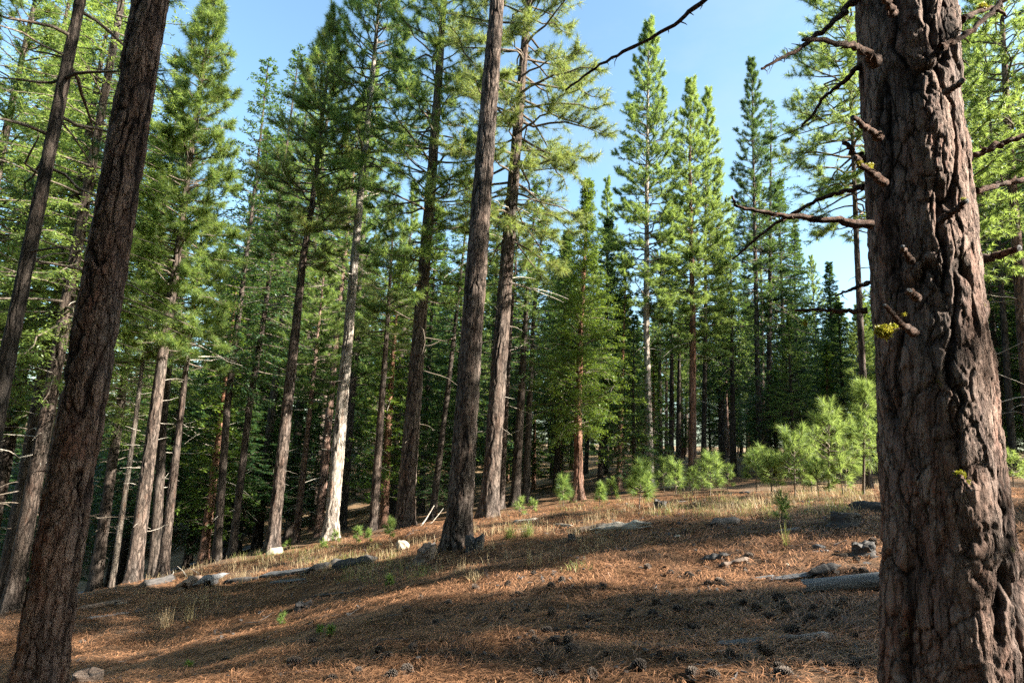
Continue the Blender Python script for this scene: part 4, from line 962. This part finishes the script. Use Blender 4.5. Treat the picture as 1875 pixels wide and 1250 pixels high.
log((572, 1048), (625, 1035), 17, 'dark log, middle piece of the long broken trunk on the left bank', W_CHAR, 10, rough=1.3)
log((618, 1042), (680, 1030), 20, 'dark humped right end of the broken trunk on the left bank', W_CHAR, 11, rough=1.5)
log((478, 1058), (575, 1045), 18, 'grey-topped left piece of the broken trunk on the bank', W_GREY, 12, flat=.6, rough=1.2)
log((495, 1068), (560, 1062), 6, 'thin pale stick below the broken trunk', W_GREY, 13)
log((262, 1075), (318, 1062), 14, 'dark log at the crest foot of the short-crowned pine', W_CHAR, 14, rough=1.3)
log((330, 1080), (362, 1070), 20, 'upturned grey splinter left of two on the bank', W_BROWN, 15, rough=1.6, jag=.6, name='wood_fragment', cat='wood fragment', arch=.03)
log((372, 1074), (402, 1064), 18, 'upturned grey splinter right of two on the bank', W_GREY, 16, rough=1.6, jag=.6, name='wood_fragment', cat='wood fragment', arch=.03)
log((410, 1068), (478, 1060), 9, 'thin dark branch joining the broken trunk pieces', W_CHAR, 17)
log((140, 1118), (232, 1102), 9, 'fallen crooked branch beside the near left trunk', W_BROWN, 18, rough=1.4)
log((160, 1112), (238, 1104), 4, 'thin pale forked branch over the crooked one', W_PALE, 19)
log((160, 1132), (236, 1122), 7, 'grey half-sunk wood strip in the left shade', W_GREY, 20, flat=.5)
log((575, 1092), (634, 1086), 9, 'small dark wood strip in the middle left shade', W_CHAR, 21, flat=.6)
log((655, 1174), (752, 1170), 4, 'long thin dry stick in the lower middle', W_GREY, 22)
log((658, 1084), (672, 1064), 3, 'short dark twig sticking up left of the tiny seedling', W_CHAR, 23, name='twig', cat='twig')
log((1380, 1062), (1418, 1056), 6, 'thin grey stick left of the splintered slab', W_GREY, 24)
log((1316, 1040), (1375, 1028), 15, 'brown mossy wood heap on the right slope', W_BROWN, 25, rough=1.7, flat=.7, name='wood_fragment', cat='wood fragment')
log((1295, 1030), (1330, 1024), 15, 'dark lump of wood left of the mossy heap', W_CHAR, 26, rough=1.5, name='wood_fragment', cat='wood fragment')
log((1208, 896), (1260, 893), 6, 'pale fallen stick behind the young pine row', W_PALE, 27)
log((1480, 1012), (1520, 1008), 10, 'pale bluish wood chip near the dark clods', W_GREY, 28, flat=.4, name='wood_chip', cat='wood chip')
log((1410, 975), (1470, 968), 5, 'thin grey branch on the right slope above the seedling', W_GREY, 29)
log((1270, 1205), (1330, 1190), 4, 'thin dark curved twig low in the right litter', W_BROWN, 30, name='twig', cat='twig')
log((940, 957), (985, 952), 6, 'pale stick right of the arching tufts', W_PALE, 31)
log((1015, 962), (1050, 966), 7, 'pale stick left of the rotting log', W_PALE, 32)
log((1330, 905), (1375, 903), 5, 'grey stick in the lit gap behind the bank', W_GREY, 33)
log((1100, 905), (1160, 903), 5, 'grey stick in front of the wood edge', W_GREY, 34)
# leaning dead sticks left of the central trunk
def stick(pixs, Y0, Y1, w, label):
    P = np.array([at(a, b, Y0+(Y1-Y0)*i/(len(pixs)-1)) for i, (a, b) in enumerate(pixs)])
    v, f = tubes(P[None], np.linspace(w, w*.4, len(P))[None], 6)
    c = P[0]; link('dead_stick', make_mesh('dead_stick', [(v-c, f, 0, True)], [M_DEAD]), loc=c, label=label, category='stick')
stick([(768, 966), (780, 950), (795, 925)], 14.5, 14.8, .022, 'thick pale stick leaning left of the central trunk')
stick([(772, 968), (792, 955), (806, 938), (812, 930)], 14.4, 14.9, .012, 'thin pale stick crossing the thick leaning one')
stick([(310, 1062), (318, 1047), (316, 1040)], 13, 13, .015, 'short pale stick poking from the bank, left one')
stick([(345, 1060), (335, 1045), (325, 1036)], 13, 13, .015, 'short pale stick poking from the bank, middle one')
stick([(365, 1050), (352, 1042), (345, 1040)], 13, 13, .012, 'short pale stick poking from the bank, right one')

def stump(px, py, wpx, hpx, label, mt=W_CHAR, top=None, seed=0, jag=.3, Y=None, lean=0, rgh=1.0):
    p = ghit(px, py); Y = p[1]; rad = wpx/FPX*Y*.5; hh = hpx/FPX*Y
    root = None
    n, sides = 22, 48; k = np.linspace(0, 1, n); u = np.arange(sides)/sides; Uu, Kk = np.meshgrid(u, k); ang = Uu*2*np.pi
    nz = (fbm(Uu*14, Kk*3, seed, 4, 14)-.5)*.6+(np.abs(fbm(Uu*24, Kk*1.5, seed+8, 2, 24)-.5))*.3+(fbm(Uu*4, Kk*1.5+9, seed+4, 2, 4)-.5)*.5
    rr = rad*(1+nz*rgh+.35*(1-Kk)**3)
    zz = -.06+Kk*(hh+.06)+Kk*(fbm(Uu*7, Uu*0, seed+3, 3, 7)-.5)*hh*jag*3*Kk
    V = np.stack([rr*np.cos(ang)+lean*Kk*hh, rr*np.sin(ang), zz], -1).reshape(-1, 3)
    # top: rings inward
    last = V[-sides:]; rings = [V]
    cen = last.mean(0)
    for q, dz_ in ((.8, -.01), (.45, -.03), (.05, -.03)):
        ring = cen+(last-cen)*q; ring[:, 2] += dz_*hh*2+np.random.default_rng(seed).normal(0, .008, sides); rings.append(ring)
    Va = np.concatenate(rings); F = grid_faces(sides, n+3, True)
    o = link('tree_stump', make_mesh('tree_stump', [(Va, F, 0, True)], [mt]), loc=(p[0], p[1], H(p[0], p[1])), label=label, category='stump')
    return o
stump(1547, 957, 48, 17, 'squat dark sawn stump on the slope left of the massive trunk', seed=1, jag=.12, rgh=.55)
stump(780, 1026, 32, 22, 'small grey-black stump left below the central trunk', seed=2, mt=W_BROWN, jag=.35)
stump(869, 1008, 26, 20, 'burnt stub against the right foot of the central trunk', seed=3, jag=.5)
stump(1046, 990, 13, 9, 'small black charred knob left of the white log', seed=4, jag=.5)
stump(1209, 930, 22, 13, 'small dark stump under the young pine row', seed=5)
stump(1582, 1014, 36, 18, 'dark clod of root beside the massive trunk', seed=6, jag=.5)
stump(158, 1256, 44, 22, 'pale cut stump at the lower edge by the left trunk', seed=7, mt=W_BROWN, jag=.05, rgh=.25)
stump(556, 1112, 26, 7, 'dark hollow root crown on the left slope', seed=8, jag=.6)
stump(790, 1004, 12, 8, 'dark burnt nub between the pale rock and the central trunk', seed=9, jag=.5)

def icosphere(sub=4):
    import bmesh
    bm = bmesh.new(); bmesh.ops.create_icosphere(bm, subdivisions=sub, radius=1)
    V = np.array([v.co[:] for v in bm.verts]); F = np.array([[v.index for v in f.verts] for f in bm.faces]); bm.free(); return V, F
ICO = icosphere(4)
def rock(px, py, w, h, label, mt=M_ROCK, seed=0, sy=.8, name='rock', cat='rock'):
    p = ghit(px, py); Y = p[1]; V, F = ICO; rng = np.random.default_rng(seed)
    n1 = fbm(V[:, 0]*1.3+seed*3.3+V[:, 2], V[:, 1]*1.3+V[:, 2]*.7, seed, 4)-.5
    V2 = V*(1+n1[:, None]*.75)
    for _ in range(7):                          # chipped faces
        d = nrm(rng.normal(0, 1, 3)); t = rng.uniform(.55, .9); s_ = V2@d; V2 = V2-np.maximum(0, s_-t)[:, None]*d*.85
    V2 = V2*np.array([w, w*sy, h*1.3])*.5/FPX*Y; V2[:, 2] += h*.12/FPX*Y
    link(name, make_mesh(name, [(V2, F, 0, False)], [mt]), loc=(p[0], p[1], H(p[0], p[1])), label=label, category=cat)
rock(737, 1003, 26, 17, 'pale rounded sunlit rock near the central trunk', seed=1)
rock(505, 1014, 32, 16, 'flat pale sunlit rock at the foot of the reddish brown pine', M_ROCK, seed=2)
rock(1500, 1003, 22, 9, 'bluish grey flat stone on the right slope', W_GREY, seed=3)
rock(1226, 1090, 6, 6, 'tiny white stone in the shaded litter', M_ROCK, seed=4)
rock(1440, 1035, 10, 6, 'small pale stone below the mossy heap', M_ROCK, seed=5)
rock(1240, 982, 13, 5, 'small pinkish flat stone right of the white log', M_ROCK, seed=6)
rock(856, 1000, 14, 8, 'grey wood-like stone at the central trunk foot', W_GREY, seed=7)

# ------------------------------------------------------------------ pine cones
def cone_mesh(seed):
    rng = np.random.default_rng(seed); V, F = ICO; h = .5
    core = icosphere(2); cv = core[0]*np.array([.017, .017, .038])
    parts = [(cv, core[1], 0, True)]
    sv, sf, tv, tf = [], [], [], []
    n = 105
    for i in range(n):
        t = (i+.5)/n; a = i*2.39996; zz = (t-.5)*.082
        R_ = .030*math.sin(math.pi*min(1, t*.86+.12))**.7+.003
        el = -.35+1.25*t
        d = np.array([math.cos(a)*math.cos(el), math.sin(a)*math.cos(el), math.sin(el)]); s_ = np.array([-math.sin(a), math.cos(a), 0]); u_ = np.cross(d, s_)*-1
        b = np.array([0, 0, zz*.85])+d*.008; L_ = R_*rng.uniform(.9, 1.12); w_ = .0085
        m1 = b+d*L_*.75; t1 = b+d*L_
        q = len(sv)
        sv += [b-s_*.003, b+s_*.003, m1+s_*w_, t1+s_*w_*.55, t1+u_*.004, t1-s_*w_*.55, m1-s_*w_, b+u_*.003-s_*0, m1-u_*.003]
        sf += [[q, q+1, q+2], [q, q+2, q+6], [q+6, q+2, q+8], [q, q+6, q+8], [q+1, q+8, q+2]]
        tf += [[q+2, q+3, q+4], [q+6, q+4, q+5], [q+2, q+4, q+6], [q+4, q+3, q+5]]
    sv = np.array(sv)
    parts += [(sv, np.array(sf), 0, False), (sv, np.array(tf), 1, False)]
    return make_mesh('pine_cone', parts, [M_CONE, M_CONET])
CM = [cone_mesh(1), cone_mesh(2)]
CONES = [(688, 1210, 'lit'), (705, 1208, 'lit'), (582, 1217, 'lit'), (1045, 1193, ''), (1170, 1225, ''), (1085, 1240, ''), (985, 1238, ''), (1262, 1150, ''), (1195, 1130, ''), (1245, 1120, ''), (1155, 1125, ''), (1385, 1120, ''), (1490, 1115, ''), (1435, 1110, ''), (1300, 1110, ''),
         (870, 1080, ''), (940, 1120, ''), (1012, 1130, ''), (1010, 1120, ''), (1070, 1135, ''), (1000, 1160, ''), (1040, 1165, ''), (965, 1125, ''), (920, 1137, ''), (770, 1095, ''), (745, 1118, ''), (755, 1190, ''), (830, 1198, ''), (905, 1205, ''), (1000, 1210, ''), (1480, 1140, ''), (1450, 1160, ''), (1400, 1195, ''), (1530, 1130, '')]
crng = np.random.default_rng(99); spots = [(a, b, True) for a, b, _ in CONES]
while len(spots) < 135:
    px = crng.uniform(150, 1600); py = crng.uniform(985, 1250)
    wt = np.interp(px, [150, 600, 900, 1200, 1600], [.18, .35, .7, 1, 1])
    if crng.random() > wt: continue
    if py < 1130-px*.09: continue
    spots.append((px, py, False))
for px, py, _ in spots:
    p = ghit(px, py)
    if p is None or p[1] > 14: continue
    o = link('pine_cone', CM[crng.integers(2)]); sc_ = crng.uniform(.6, 1.15)
    o.scale = (sc_*crng.uniform(.8, 1.15), sc_*crng.uniform(.8, 1.1), sc_*crng.uniform(.75, 1.2)); o.location = (p[0], p[1], H(p[0], p[1])+.022*sc_)
    o.rotation_euler = (crng.uniform(1.0, 2.1), crng.uniform(-.5, .5), crng.uniform(0, 6.28))
    o['category'] = 'pine cone'
    col = 'left' if px < 600 else ('middle' if px < 1000 else ('right middle' if px < 1300 else 'right'))
    row = 'along the bottom edge' if py > 1190 else ('halfway down the slope' if py > 1090 else 'high on the slope')
    nearest = {'left': 'in the needles near the left trunk', 'middle': 'in the needles below the central trunk', 'right middle': 'in the needles below the white log', 'right': 'in the needles near the grey log'}[col]
    o['label'] = 'open brown pine cone '+nearest+', '+row
    o['group'] = 'pine cones '+nearest+', '+row
# dead twigs lying about
v_, f_ = [], []
trng = np.random.default_rng(12); m = 260
rr_ = 2.8+11*trng.random(m)**1.2; aa = trng.uniform(R(-44), R(44), m); xx, yy = rr_*np.sin(aa), rr_*np.cos(aa); az = trng.uniform(0, 6.28, m); L = trng.uniform(.08, .35, m)
k = np.linspace(-.5, .5, 6)
X = xx[:, None]+np.cos(az)[:, None]*L[:, None]*k+np.cumsum(trng.normal(0, .006, (m, 6)), 1); Yy = yy[:, None]+np.sin(az)[:, None]*L[:, None]*k+np.cumsum(trng.normal(0, .006, (m, 6)), 1)
Z = height(X, Yy)+.012
v, f = tubes(np.stack([X, Yy, Z], -1), trng.uniform(.0025, .007, m)[:, None]*(1.1-np.abs(k)), 5)
link('fallen_twigs', make_mesh('fallen_twigs', [(v, f, 0, True)], [W_GREY]), kind='stuff', label='small grey twigs strewn over the needle litter', category='twig litter')
# bark flakes and dark debris
m = 2600; rr_ = 2.6+12*trng.random(m)**1.2; aa = trng.uniform(R(-46), R(46), m); xx, yy = rr_*np.sin(aa), rr_*np.cos(aa)
dens = fbm(xx*.9, yy*.9, 33, 3) + .05*np.clip(xx, -3, 4)*.4 + trng.normal(0, .06, m) > .50; xx, yy = xx[dens], yy[dens]; m = len(xx)
zz = height(xx, yy)+trng.uniform(.008, .028, m); cv, cf = icosphere(1)
Rm = trng.normal(0, 1, (m, 3, 3)); q_, _ = np.linalg.qr(Rm); sc3 = np.stack([trng.uniform(.012, .045, m), trng.uniform(.01, .03, m), trng.uniform(.004, .012, m)], 1)
V = (cv[None]*(1+trng.normal(0, .2, (m, len(cv), 1))))*sc3[:, None]; tilt = trng.normal(0, .35, (m, 2)); a_ = trng.uniform(0, 6.28, m)
Vx = V[..., 0]*np.cos(a_)[:, None]-V[..., 1]*np.sin(a_)[:, None]; Vy = V[..., 0]*np.sin(a_)[:, None]+V[..., 1]*np.cos(a_)[:, None]
Vz = V[..., 2]+Vx*tilt[:, :1]+Vy*tilt[:, 1:]
V = np.stack([Vx+xx[:, None], Vy+yy[:, None], Vz+zz[:, None]], -1).reshape(-1, 3)
F = (cf[None]+(np.arange(m)*len(cv))[:, None, None]).reshape(-1, 3)
link('bark_flakes', make_mesh('bark_flakes', [(V, F, 0, False)], [W_CHAR]), kind='stuff', label='dark bark flakes and crumbled cones in the litter', category='bark litter')
